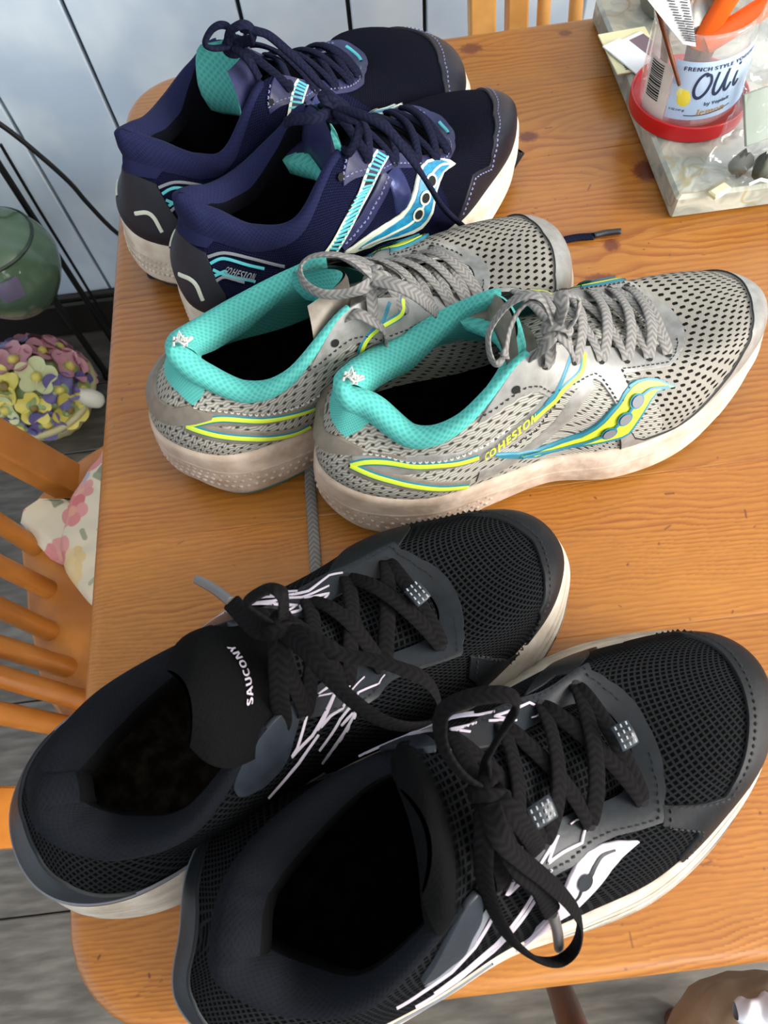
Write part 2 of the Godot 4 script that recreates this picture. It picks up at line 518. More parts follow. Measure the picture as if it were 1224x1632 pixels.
# lower edge of the reinforced lacing panel on the outer side, and the toe guard
const PANEL := {
	"G": [[0.5, 0.92], [0.447, 0.91], [0.41, 0.86], [0.372, 0.71], [0.348, 0.73], [0.322, 0.72], [0.319, 0.57], [0.313, 0.45], [0.303, 0.44], [0.302, 0.55], [0.300, 0.66], [0.296, 0.7], [0.287, 0.67], [0.276, 0.62], [0.267, 0.6], [0.254, 0.58], [0.248, 0.67], [0.239, 0.74], [0.231, 0.77], [0.219, 0.82], [0.21, 0.88], [0.222, 0.94], [0.238, 1.0]],
	"N": [[0.5, 0.92], [0.442, 0.91], [0.4, 0.84], [0.375, 0.78], [0.345, 0.78], [0.315, 0.8], [0.293, 0.8], [0.277, 0.72], [0.268, 0.72], [0.256, 0.73], [0.246, 0.75], [0.24, 0.77], [0.244, 0.82], [0.252, 0.9], [0.262, 1.0]],
	"K": [[0.5, 0.90], [0.466, 0.89], [0.444, 0.87], [0.415, 0.79], [0.392, 0.66], [0.38, 0.69], [0.365, 0.73], [0.35, 0.73], [0.319, 0.66], [0.303, 0.66], [0.286, 0.72], [0.272, 0.8], [0.264, 0.9], [0.258, 1.0]],
}
const TOE := [[0.365, 0.0], [0.38, 0.08], [0.41, 0.2], [0.43, 0.33], [0.455, 0.44], [0.48, 0.47], [0.5, 0.46], [0.52, 0.45], [0.55, 0.42], [0.575, 0.33], [0.6, 0.18], [0.62, 0.08], [0.635, 0.0]]

# woven keepers that hold the laces of the black pair: both ends in the shoe's own frame
const KEEPERS := {"K2": [[Vector3(0.1392, 0.090, 0.0075), Vector3(0.1488, 0.088, 0.0054)], [Vector3(0.1859, 0.073, -0.0142), Vector3(0.1872, 0.071, -0.005)]], "K1": [[Vector3(0.1853, 0.073, -0.0014), Vector3(0.1861, 0.072, 0.007)]]}

func other_side(list: Array) -> Array:
	var out := []
	for i in range(list.size() - 1, -1, -1):
		out.append([1.0 - list[i][0], list[i][1]])
	return out

func shoes() -> void:
	for k in RIMS:
		build_shoe(k)

func build_shoe(k: String) -> Shoe:
	var d: Dictionary = RIMS[k]
	var kind := k[0]
	var s := Shoe.new()
	s.flip = d.mirror
	s.shape(d.rim, BEND, FLARE, d.flare)
	s.root = thing("running_shoe", ABOUT[k][0], "shoe", d.at + Vector3(0, TABLE, 0), -d.yaw, ABOUT[k][1])
	var lining: Material = {"N": M.navy_dark, "G": M.turquoise, "K": M.black_felt}[kind]
	var pad: Material = {"N": M.navy_lining, "G": M.turquoise, "K": M.black_lining}[kind]
	var side: Material = {"N": M.navy_mesh, "G": M.gray_side, "K": M.black_mesh}[kind]
	var toe: Material = {"N": M.navy_toe, "G": M.gray_mesh, "K": M.black_mesh}[kind]
	var thread: Material = {"N": M.thread_navy, "G": M.thread_dark, "K": M.thread_black}[kind]
	place("mesh_side", wall(s, -0.335, 0.335, 0.0, 1.0, 0.0, 160, 20), side, s.root)
	place("mesh_toe", wall(s, 0.335, 0.665, 0.0, 1.0, 0.0, 90, 20), toe, s.root)
	var low := 0.003
	var under := place("midsole", sole(s, low), {"N": M.sole_white, "G": M.sole_grey, "K": M.sole_worn}[kind], s.root)
	place("outsole", outsole(s, low), {"N": M.rubber_black, "G": M.rubber_teal, "K": M.rubber_rose}[kind], s.root)
	tread(s, kind, under)
	place("inner_sleeve", wall(s, 0.19, 0.81, 0.0, 0.93, -0.0035, 120, 14), lining, s.root)
	place("insole", insole(s), M.insole_worn if k == "K1" else M.insole, s.root)
	var c := collar(s, -0.248, 0.248, {"N": 0.013, "G": 0.012, "K": 0.015}[kind], 0.03, {"N": 0.78, "G": 0.84, "K": 0.8}[kind])
	var rim := place("collar", c[0], pad, s.root)
	place("lining", c[1], lining, rim)
	var flop: Array = {"N1": [-0.008, 0.046, 0.034], "N2": [-0.008, 0.044, 0.034], "G1": [-0.004, 0.026, 0.020], "G2": [-0.004, 0.026, 0.020], "K1": [0.022, 0.004, 0.0], "K2": [0.006, 0.008, 0.0]}[k]
	var g := tongue(s, flop[0], flop[1], {"N": 0.010, "G": 0.008, "K": 0.016}[kind], flop[2], 30 if k == "K2" else 25)
	if kind == "K":
		tongue_word(s, "SAUCONY", g[2])
	var tg := place("tongue", g[0], {"N": M.navy_dark, "G": M.gray_side, "K": M.black_mesh}[kind], s.root)
	place("tongue_tip", g[3], {"N": M.navy_leather, "G": M.taupe, "K": M.black_felt}[kind], tg)
	place("tongue_lining", g[1], {"N": M.turquoise, "G": M.turquoise, "K": M.black_felt}[kind], tg)
	# reinforced panel round the lacing, both sides and across the front
	var panel: Array = PANEL[kind]
	var ring := panel.duplicate()
	ring.append_array([[0.28, 1.0], [0.34, 1.0], [0.42, 1.0], [0.5, 1.0], [0.58, 1.0], [0.66, 1.0], [0.72, 1.0]])
	var back := other_side(panel)
	back.pop_back()
	ring.append_array(back)
	var skin: Material = {"N": M.navy_leather, "G": M.silver, "K": M.black_leather}[kind]
	var ey := place("lacing_panel", patch(s, ring, 0.0012, false), skin, s.root)
	var seam := []
	for q in panel:
		if q[1] < 0.93 and q[0] < 0.49:
			seam.append([q[0] + 0.0015, minf(q[1] + 0.045, 0.99)])
	stitches(s, seam, thread, ey)
	stitches(s, other_side(seam), thread, ey)
	var marks: Dictionary = MARKS[k]
	var guard := TOE.duplicate()
	if kind == "K" or k == "N2" or k == "G2":
		guard = marks.toe_guard_top.duplicate()
		if k != "K1":
			guard = [[0.63, 0.0], [0.605, 0.15], [0.58, 0.32]] + guard
			guard.append([guard[-1][0], 0.0])
		else:
			guard = [[0.345, 0.0], [0.36, 0.15]] + guard
			guard.append([0.655, 0.0])
	var gp := place("toe_guard", patch(s, guard, 0.0013, false), {"N": M.toe_navy, "G": M.silver, "K": M.black_toe}[kind], s.root)
	var inset := []
	for q in guard:
		if q[1] > 0.1:
			inset.append([q[0], q[1] - 0.045])
	if kind == "G":
		place("piping", line(s, guard, 0.0006, 0.0014, 0, 0, false), M.thread_dark, gp)
	else:
		stitches(s, inset, thread, gp)
	if k != "N1" and marks.has("vent"):
		place("vent_hole", dots(s, marks.vent, 0.0021, 0.0016), M.hole, ey)
	elif k == "N1":
		place("vent_hole", dots(s, marks.vent, 0.0019, 0.0018), M.hole, ey)
	if kind == "G":
		dress_G(k, s, marks, ey)
	elif kind == "N":
		dress_N(k, s, marks, ey)
	else:
		dress_K(k, s, marks, ey)
	lacing(k, s, kind)
	return s

func stitches(s: Shoe, path: Array, m: Material, parent: Node) -> void:
	if path.size() < 2:
		return
	var o := place("stitching", line(s, path, 0.0005, 0.0016, 0.0017, 0.0013, false), m, parent)
	o.set_meta("kind", "stuff")

# grooves and lugs along the side of a sole
func tread(s: Shoe, kind: String, under: Node) -> void:
	var list := []
	if kind == "G" or kind == "N":
		# rows of small bumps round the heel
		var v := []
		for j in 3:
			for i in 54:
				var t := lerpf(-0.2, 0.2, (i + 0.5 * (j % 2)) / 54.0)
				var f := s.edge(s.f, t)
				var g := s.edge(s.g, t)
				var o := s.edge(s.out, t)
				var w := 0.40 + 0.14 * j
				var c := f.lerp(g + Vector3(0, 0.004, 0), w) + o * 0.0024
				v.append(knob(c, o, 0.0016))
		var b := place("sole_bumps", join(v), M.sole_grey if kind == "G" else M.sole_white, under)
		b.set_meta("kind", "stuff")
	# moulded line along the side
	for w in ([0.3] if kind == "G" else [0.28, 0.5] if kind == "K" else [0.33]):
		var pos := PackedVector3Array()
		var nor := PackedVector3Array()
		var run := PackedFloat32Array()
		for i in 221:
			var t := lerpf(-0.5, 0.5, i / 220.0)
			var f := s.edge(s.f, t)
			var g := s.edge(s.g, t)
			var o := s.edge(s.out, t)
			pos.append(f.lerp(g, w + 0.05 * sin(t * 30.0)) + o * 0.0034)
			nor.append(o)
			run.append(run[i - 1] + pos[i].distance_to(pos[i - 1]) if i else 0.0)
		list.append(stripe(pos, nor, run, 0.0016, 0, 0))
	place("sole_ridge", join(list), {"N": M.sole_white, "G": M.sole_grey, "K": M.sole_worn}[kind], under)

func knob(c: Vector3, n: Vector3, r: float) -> ArrayMesh:
	var v := PackedVector3Array([c + n * r * 0.42])
	var x := n.cross(Vector3.UP).normalized()
	var y := x.cross(n)
	for ring in 2:
		for k in 7:
			var a := TAU * k / 7.0
			v.append(c + (x * cos(a) + y * sin(a)) * r * (0.6 if ring == 0 else 1.0) + n * r * (0.30 if ring == 0 else -0.1))
	var idx := PackedInt32Array()
	for k in 7:
		var a := 1 + k
		var b := 1 + (k + 1) % 7
		idx.append_array([0, a, b, a, a + 7, b, b, a + 7, b + 7])
	return finish(v, idx)

# a half outline that starts and ends over the heel's middle or the topline, closed with its mirror image
func both(half: Array) -> Array:
	var out := half.duplicate()
	for i in range(half.size() - 1, -1, -1):
		if half[i][0] > 0.0:
			out.append([-half[i][0], half[i][1]])
	return out

func word(s: Shoe, text: String, path: Array, height: float, m: Material, parent: Node, lift: float, slant := 0.25, wide := 1.0) -> void:
	var font := SystemFont.new()
	font.font_names = PackedStringArray(["Droid Sans"])
	font.font_weight = 700
	var t := TextMesh.new()
	t.font = font
	t.text = text
	t.font_size = 32
	t.pixel_size = 0.01
	t.depth = 0.0
	t.curve_step = 2.0
	var a := t.surface_get_arrays(0)
	var v: PackedVector3Array = a[Mesh.ARRAY_VERTEX]
	var idx: PackedInt32Array = a[Mesh.ARRAY_INDEX] if a[Mesh.ARRAY_INDEX] != null else PackedInt32Array(range(v.size()))
	var lo := v[0]
	var hi := v[0]
	for p in v:
		lo = lo.min(p)
		hi = hi.max(p)
	var q := []
	for p in path:
		q.append(Vector3(p[0], p[1], 0))
	var c := curve(q, 40)
	var out := PackedVector3Array()
	var nn := PackedVector3Array()
	for p in v:
		var y := (p.y - lo.y) / (hi.y - lo.y)
		var x := clampf((p.x - lo.x) / (hi.x - lo.x) + (y - 0.5) * slant * 0.05, 0, 1)
		var i := mini(int(x * 40), 39)
		var ts := c[i].lerp(c[i + 1], x * 40 - i)
		var base := s.at(ts.x, ts.y)
		var n := s.nrm(ts.x, ts.y)
		var ahead := (s.at(c[i + 1].x, c[i + 1].y) - s.at(c[i].x, c[i].y)).normalized()
		var up := n.cross(ahead)
		if up.y < 0:
			up = -up
		out.append(base + n * lift + up * (y - 0.5) * height + ahead * (y - 0.5) * height * slant)
		nn.append(n)
	var o := place("lettering", finish(out, idx, PackedVector2Array(), false, nn), m, parent)
	o.set_meta("label", "lettering " + text)

func ink(called: String, s: Shoe, list: Array, width: float, m: Material, parent: Node, lift := 0.0016, smooth := true, taper := 0.0) -> MeshInstance3D:
	return place(called, line(s, list, width, lift, 0, 0, smooth, taper), m, parent)

func tongue_word(s: Shoe, text: String, rows: Array) -> void:
	var font := SystemFont.new()
	font.font_names = PackedStringArray(["Droid Sans"])
	font.font_weight = 700
	var t := TextMesh.new()
	t.font = font
	t.text = text
	t.font_size = 32
	t.pixel_size = 0.01
	t.depth = 0.0
	t.curve_step = 2.0
	var a := t.surface_get_arrays(0)
	var v: PackedVector3Array = a[Mesh.ARRAY_VERTEX]
	var idx: PackedInt32Array = a[Mesh.ARRAY_INDEX] if a[Mesh.ARRAY_INDEX] != null else PackedInt32Array(range(v.size()))
	var lo := v[0]
	var hi := v[0]
	for p in v:
		lo = lo.min(p)
		hi = hi.max(p)
	var out := PackedVector3Array()
	var nn := PackedVector3Array()
	for p in v:
		var x := (p.x - lo.x) / (hi.x - lo.x)
		var y := (p.y - lo.y) / (hi.y - lo.y)
		if s.flip:
			x = 1.0 - x
			y = 1.0 - y
		# the word runs across the tongue, its feet towards the toe
		var r := 27.6 + (y - 0.5) * 0.9 + 0.9 * pow(x - 0.5, 2.0)
		var c := 4.2 + 6.6 * (1.0 - x)
		if s.flip:
			c = 5.0 + 6.6 * x
			r = 27.6 + (0.5 - y) * 0.9 + 2.4 * pow(x - 0.5, 2.0)
		var i := int(r)
		var j := int(c)
		var p0: Vector3 = rows[i][j]
		var px: Vector3 = rows[i][j + 1]
		var py: Vector3 = rows[i + 1][j]
		var n := (px - p0).cross(py - p0).normalized()
		if n.y < 0:
			n = -n
		out.append(p0 + (px - p0) * (c - j) + (py - p0) * (r - i) + n * 0.0008)
		nn.append(n)
	var o := place("tongue_lettering", finish(out, idx, PackedVector2Array(), false, nn), M.lilac, s.root)
	o.set_meta("label", "white lettering across the tongue")

func dress_G(k: String, s: Shoe, marks: Dictionary, ey: Node) -> void:
	var near: bool = k == "G2"
	for w in 2:
		# the near side as the photograph shows it, the far side as its mirror image
		var src: Dictionary = MARKS["G2"]
		var own := w == 0 and not near
		var turn := not own and (w == 1) != (not near)
		var fl := func(l: Array) -> Array:
			return other_side(l) if turn else l
		if own:
			src = marks
		else:
			var b := place("saddle_band", join([line(s, fl.call(src.band_a), 0.010, 0.0008), line(s, fl.call(src.band_b), 0.010, 0.0006)]), M.taupe if w else M.silver, s.root)
			b.set_meta("label", "silver leather bands crossing the side mesh")
			stitches(s, fl.call(src.seam), M.thread_dark, b)
		var heel_band := place("heel_band", join([line(s, fl.call(src.yellow_a), 0.0085, 0.0007), line(s, fl.call(src.yellow_b), 0.0085, 0.0009)]), M.taupe, s.root)
		stitches(s, fl.call(src.stitch_a), M.thread_light, heel_band)
		var ya: Array = fl.call(src.yellow_a)
		var yb: Array = fl.call(src.yellow_b)
		var yc: Array = fl.call(src.yellow_c)
		place("teal_piping", join([line(s, ya, 0.0046, 0.0012), line(s, yb, 0.0046, 0.0014), line(s, yc, 0.0040, 0.0018), line(s, fl.call(src.teal_c), 0.0020, 0.0019)]), M.teal, heel_band)
		place("yellow_stripe", join([line(s, ya, 0.0024, 0.0019), line(s, yb, 0.0024, 0.0021), line(s, yc, 0.0020, 0.0025)]), M.yellow, heel_band)
		if not own:
			var logo := place("side_emblem", patch(s, fl.call(src.logo_border), 0.0018, false), M.teal, s.root)
			place("emblem_fill", patch(s, fl.call(src.logo_fill), 0.0023, false), M.yellow, logo)
			ink("emblem_line", s, fl.call(src.logo_line), 0.0013, M.teal, logo, 0.0036)
			place("emblem_ring", dots(s, fl.call(src.logo_dots), 0.0042, 0.0034), M.teal, logo)
			place("emblem_dot", dots(s, fl.call(src.logo_dots), 0.0032, 0.0040), M.greyprint, logo)
			if w == 0:
				word(s, "COHESION", src.text, 0.0054, M.yellow, heel_band, 0.0020, 0.35)
	place("heel_tab", patch(s, both([[0.0, 0.68], [0.02, 0.68], [0.05, 0.66], [0.076, 0.62], [0.093, 0.74], [0.118, 1.0]]), 0.0014, false), M.turquoise, s.root)
	place("heel_clip", patch(s, both([[0.0, 0.30], [0.03, 0.32], [0.055, 0.38], [0.076, 0.45], [0.097, 0.53], [0.101, 0.58], [0.067, 0.59], [0.04, 0.5], [0.0, 0.46]]), 0.0022, false), M.taupe, s.root)
	# loose threads where the collar has worn through
	var r := RandomNumberGenerator.new()
	r.seed = 7
	var list := []
	for i in 7:
		var t := r.randf_range(-0.022, 0.012) * (-1.0 if near else 1.0)
		var a := s.edge(s.top, t) - s.edge(s.tout, t) * 0.004 + Vector3(0, 0.0035, 0)
		var p := PackedVector3Array()
		for j in 5:
			p.append(a + Vector3(r.randf_range(-0.003, 0.003), 0.001 + 0.001 * sin(j * 1.4), r.randf_range(-0.003, 0.003)) + Vector3(0.0012 * j, 0, 0.0012 * j - 0.002))
		list.append(ribbon(p, PackedVector3Array([Vector3.UP]), 0.0012, 0.0004))
	var wear := place("worn_threads", join(list), M.thread_light, s.root)
	wear.set_meta("kind", "stuff")

func dress_N(k: String, s: Shoe, marks: Dictionary, ey: Node) -> void:
	var src: Dictionary = MARKS["N2"]
	var near: bool = k == "N2"
	place("heel_tab", patch(s, both([[0.0, 0.64], [0.03, 0.66], [0.075, 0.70], [0.109, 0.9], [0.123, 1.0]]), 0.0012, false), M.navy_lining, s.root)
	place("heel_counter", patch(s, both([[0.0, 0.02], [0.05, 0.02], [0.092, 0.04], [0.093, 0.3], [0.079, 0.54], [0.072, 0.65], [0.032, 0.67], [0.0, 0.66]]), 0.0016, false), M.heel_dark, s.root)
	for w in 2:
		var turn := (w == 1) != (not near)
		var fl := func(l: Array) -> Array:
			return other_side(l) if turn else l
		var band := place("saddle_band", join([line(s, fl.call(src.band_c), 0.0095, 0.0010)]), M.navy_leather, s.root)
		place("saddle_strap", join([line(s, fl.call(src.strap), 0.013, 0.0008)]), M.navy_shine, s.root)
		stitches(s, fl.call(src.band_c), M.thread_navy, band)
		# the striped band from the laces down to the sole
		var l: Array = fl.call(src.hatch_l)
		var r: Array = fl.call(src.hatch_r)
		if turn:
			l.reverse()
			r.reverse()
		var stripe_ := place("striped_band", patch(s, l + [r[3], r[2], r[1], r[0]], 0.0011, false), M.heel_dark, s.root)
		place("white_edge", join([line(s, l, 0.0017, 0.0017), line(s, r, 0.0011, 0.0017)]), M.ivory, stripe_)
		var bars := []
		for i in 22:
			var a := (i + 0.3) / 23.0
			var b := (i + 1.0) / 23.0
			bars.append(line(s, [along(l, a), along(r, b)], 0.0012, 0.0018, 0, 0, false))
		var hatch := place("aqua_bars", join(bars), M.mint, stripe_)
		hatch.set_meta("kind", "stuff")
		ink("heel_mark", s, fl.call(src.heel_mark), 0.0024, M.ivory, s.root, 0.0024)
		var lines := []
		for q in ["heel_lines_b", "heel_lines_c", "heel_lines_e"]:
			lines.append(line(s, fl.call(src[q]), 0.0017, 0.0019))
		var hl := place("aqua_heel_lines", join(lines), M.mint, s.root)
		place("silver_heel_lines", join([line(s, fl.call(src.heel_lines_a), 0.0017, 0.0019), line(s, fl.call(src.heel_lines_d), 0.0017, 0.0019)]), M.greyprint, s.root)
		if near and w == 0:
			word(s, "COHESION", src.text, 0.0042, M.greyprint, hl, 0.0022, 0.3)
		if not near and w == 0:
			continue
		var logo := place("side_emblem", patch(s, fl.call(src.logo_border), 0.0018, false), M.ivory, s.root)
		place("emblem_fill", patch(s, fl.call(src.logo_fill), 0.0023, false), M.aqua, logo)
		ink("emblem_line", s, fl.call(src.logo_line), 0.0014, M.ivory, logo, 0.0028)
		place("emblem_ring", dots(s, fl.call(src.logo_dots), 0.0042, 0.0029), M.ivory, logo)
		place("emblem_dot", dots(s, fl.call(src.logo_dots), 0.0028, 0.0033), M.hole, logo)
	ink("tongue_tab", s, [[0.47, 0.955], [0.5, 0.96], [0.53, 0.955]], 0.0022, M.mint, ey, 0.0018)

func along(l: Array, u: float) -> Array:
	var x := u * (l.size() - 1)
	var i := clampi(int(x), 0, l.size() - 2)
	return [lerpf(l[i][0], l[i + 1][0], x - i), lerpf(l[i][1], l[i + 1][1], x - i)]

func dress_K(k: String, s: Shoe, marks: Dictionary, ey: Node) -> void:
	var near: bool = k == "K2"
	for keep in KEEPERS[k]:
		var kp := curve([keep[0], keep[0].lerp(keep[1], 0.5) + Vector3(0, 0.0012, 0), keep[1]], 8)
		var tab := place("lace_keeper", ribbon(kp, PackedVector3Array([Vector3(0.1, 1, 0.3)]), 0.0082, 0.0014), M.black_grey, s.root)
		var marks_ := []
		var d: Vector3 = (keep[1] - keep[0]).normalized()
		var across := d.cross(Vector3(0.1, 1, 0.3)).normalized()
		for i in 4:
			for j in 3:
				var c: Vector3 = kp[4] + d * (i - 1.5) * 0.0024 + across * (j - 1.0) * 0.0024 + Vector3(0, 0.0011, 0)
				marks_.append(box(c, Vector3(0.0006, 0.0004, 0.0013), 0.0001))
		place("reflective_mark", join(marks_), M.reflect, tab).set_meta("kind", "stuff")
	for w in 2:
		var turn := w == 1
		var fl := func(l: Array) -> Array:
			return other_side(l) if turn else l
		if w == 0:
			var wing: Array = marks.wing.duplicate()
			wing.append_array([[wing[-1][0], 0.02], [wing[0][0], 0.02]])
			place("toe_wing", patch(s, wing, 0.0011, false), M.black_toe, s.root)
		var flap := place("eyelet_flap", patch(s, fl.call(marks.flap), 0.0019, true), M.black_grey, s.root)
		var lines := []
		var zigs: Array = ["zig_a", "zig_b", "zig_c", "zig_d", "zig_e", "zig_f", "zig_g", "zig_h"]
		for z in zigs:
			lines.append(line(s, fl.call(marks[z]), 0.0010 if z in ["zig_a", "zig_b", "zig_c", "zig_d"] else 0.0011, 0.0021, 0, 0, false, 0.5))
		place("zigzag_print", join(lines), M.lilac, s.root)
		if near and w == 0:
			var logo := place("side_emblem", patch(s, fl.call(marks.logo_fill), 0.0015, false), M.lilac, s.root)
			place("emblem_slit", join([line(s, marks.logo_slit, 0.0024, 0.0020, 0, 0, true, 0.7), dots(s, marks.logo_blob, 0.0034, 0.0022)]), M.black_leather, logo)
			place("silver_band", join([line(s, fl.call(marks.silver), 0.006, 0.0014, 0, 0, true, 0.6)]), M.greyprint, s.root)
		elif not near:
			# barbs along the lowest line
			var barbs := []
			var p: Array = fl.call(marks.zig_e)
			for i in 5:
				var a := along(p, 0.1 + 0.17 * i)
				barbs.append(line(s, [a, [a[0] - (0.007 if turn else -0.007), a[1] - 0.05]], 0.0014, 0.0021, 0, 0, false, 0.8))
			place("zigzag_barbs", join(barbs), M.lilac, s.root)
	# heel counter and the grey line over the sole
	place("heel_counter", patch(s, [[0.13, 0.06], [0.1, 0.25], [0.06, 0.42], [0.02, 0.5], [-0.02, 0.5], [-0.06, 0.42], [-0.1, 0.25], [-0.13, 0.06], [-0.1, 0.02], [0.0, 0.02], [0.1, 0.02]], 0.0014, false), M.black_leather, s.root)
	ink("heel_line", s, [[-0.24, 0.2], [-0.16, 0.16], [-0.08, 0.2], [0.0, 0.22], [0.08, 0.2], [0.16, 0.16], [0.24, 0.2]], 0.0022, M.greyprint, s.root, 0.0017)

# ---------------------------------------------------------------- laces
func lacing(k: String, s: Shoe, kind: String) -> void:
	var m: Material = {"N": M.lace_navy, "G": M.lace_grey, "K": M.lace_black}[kind]
	var width: float = {"N": 0.0055, "G": 0.0062, "K": 0.0072}[kind]
	var thick: float = {"N": 0.0028, "G": 0.0017, "K": 0.0018}[kind]
	var e0: float = {"N": 0.268, "G": 0.258, "K": 0.268}[kind]
	var e1: float = {"N": 0.385, "G": 0.385, "K": 0.404}[kind]
	var rows: int = {"N": 5, "G": 6, "K": 4}[kind]
	var near := []
	var far := []
	var eyes := []
	for i in rows:
		var t := lerpf(e0, e1, float(i) / (rows - 1))
		var h := 0.87 if kind == "K" else 0.85
		near.append([t, h])
		far.append([1.0 - t, h])
	eyes = near + far
	for e in eyes:
		place("eyelet", dots(s, [e], 0.0020, 0.0016), M.hole, s.root)
	var pieces := []
	var bridge := func(a: Array, b: Array, rise: float, loft: float) -> void:
		var p := s.at(a[0], a[1]) + s.nrm(a[0], a[1]) * 0.0012
		var q := s.at(b[0], b[1]) + s.nrm(b[0], b[1]) * 0.0012
		var na := s.nrm(a[0], a[1])
		var nb := s.nrm(b[0], b[1])
		var n := (na + nb).normalized()
		var pts := [p - na * 0.001, p + na * 0.0022 + (q - p) * 0.07, p.lerp(q, 0.25) + n * (rise * 0.75 + loft * 0.5), p.lerp(q, 0.5) + n * (rise + loft), p.lerp(q, 0.75) + n * (rise * 0.75 + loft), q + nb * 0.0024 - (q - p) * 0.07, q - nb * 0.001]
		var path := curve(pts, 30)
		var ups := PackedVector3Array()
		for i in path.size():
			ups.append(na.lerp(nb, float(i) / (path.size() - 1)).normalized())
		pieces.append(ribbon(path, ups, width, thick))
	bridge.call(near[rows - 1], far[rows - 1], 0.005, 0.001)
	for i in range(rows - 1, 0, -1):
		bridge.call(near[i], far[i - 1], 0.0060, 0.0)
		bridge.call(far[i], near[i - 1], 0.0062, 0.0026)
	var runs: Dictionary = LACES[k]
	# from the top eyelets to the knot
	var knot: Vector3 = runs.knot[0] * 0.001
	for e in [near[0], far[0]]:
		var p := s.at(e[0], e[1])
		var n := s.nrm(e[0], e[1])
		var path := curve([p, p + n * 0.003 + (knot - p) * 0.1, p.lerp(knot, 0.55) + Vector3(0, 0.004, 0), knot], 18)
		pieces.append(ribbon(path, PackedVector3Array([n]), width, thick))
	var lace := place("lace", join(pieces), m, s.root)
	for run in runs:
		if run in ["knot", "tip"]:
			continue
		var pts := []
		for p in runs[run]:
			pts.append(p * 0.001)
		var path := curve(pts, pts.size() * 7)
		var ups := PackedVector3Array()
		var mid := Vector3.ZERO
		for p in path:
			mid += p / path.size()
		var loop: bool = run.begins_with("bow") or (k == "G1" and run == "strap")
		for i in path.size():
			var d := (path[mini(i + 1, path.size() - 1)] - path[maxi(i - 1, 0)]).normalized()
			var u := Vector3.UP
			if loop:
				# a bow stands on edge, its flat side to the middle of the loop
				var away := path[i] - mid
				away -= d * away.dot(d)
				u = (away.normalized() + Vector3(0, 0.55, 0)).normalized()
			ups.append(u)
		place("lace_loop" if loop else "lace_end", ribbon(path, ups, width, thick), m, lace)
	# the knot: two wraps
	var wraps := []
	for w in 2:
		var pts := []
		for i in 9:
			var a := TAU * i / 8.0
			pts.append(knot + Vector3(cos(a) * 0.0052 * (1 if w else 0.8), sin(a) * 0.0045, 0.004 * (w - 0.5) + cos(a) * 0.0025 * (1 if w else -1)))
		var path := curve(pts, 24)
		var ups := PackedVector3Array()
		for p in path:
			ups.append((p - knot).normalized())
		wraps.append(ribbon(path, ups, width * 0.8, thick))
	place("lace_knot", join(wraps), m, lace)
	if runs.has("tip"):
		var pts := []
		for p in runs.tip:
			pts.append(p * 0.001 + Vector3(0, 0.0006, 0))
		place("aglet", rod(curve(pts, 8), 0.0021, 0.0019, 10), M.aglet if kind == "K" else M.aglet_dark, lace)

# ---------------------------------------------------------------- shoes
# How the wall of an upper bends between its lower edge and the topline at each of the twenty stations: rise, swell, lean, drop (mm)
const BEND := [[20, 5, 1, -18], [20, 5, 2, -18], [20, 5, 4, -18], [18, 4, 4, -16], [25, 2, 6, -18], [36, 0, 10, -14], [30, 0, 14, -6], [26, 0, 15, -1], [25, 0, 18, 3], [25, 1, 32, 6], [26, 1, 34, 6], [25, 1, 30, 6], [25, 0, 20, 3], [26, 0, 15, -1], [30, 0, 14, -6], [36, 0, 10, -14], [25, 2, 6, -18], [18, 4, 4, -16], [20, 5, 4, -18], [20, 5, 2, -18]]
const FLARE := [3, 3, 3, 3, 0, 0, 4, 5, 5, 2, 0, 2, 4, 4, 3, 0, 0, 3, 3, 3]
const AROUND := 240
const ALONG := 24

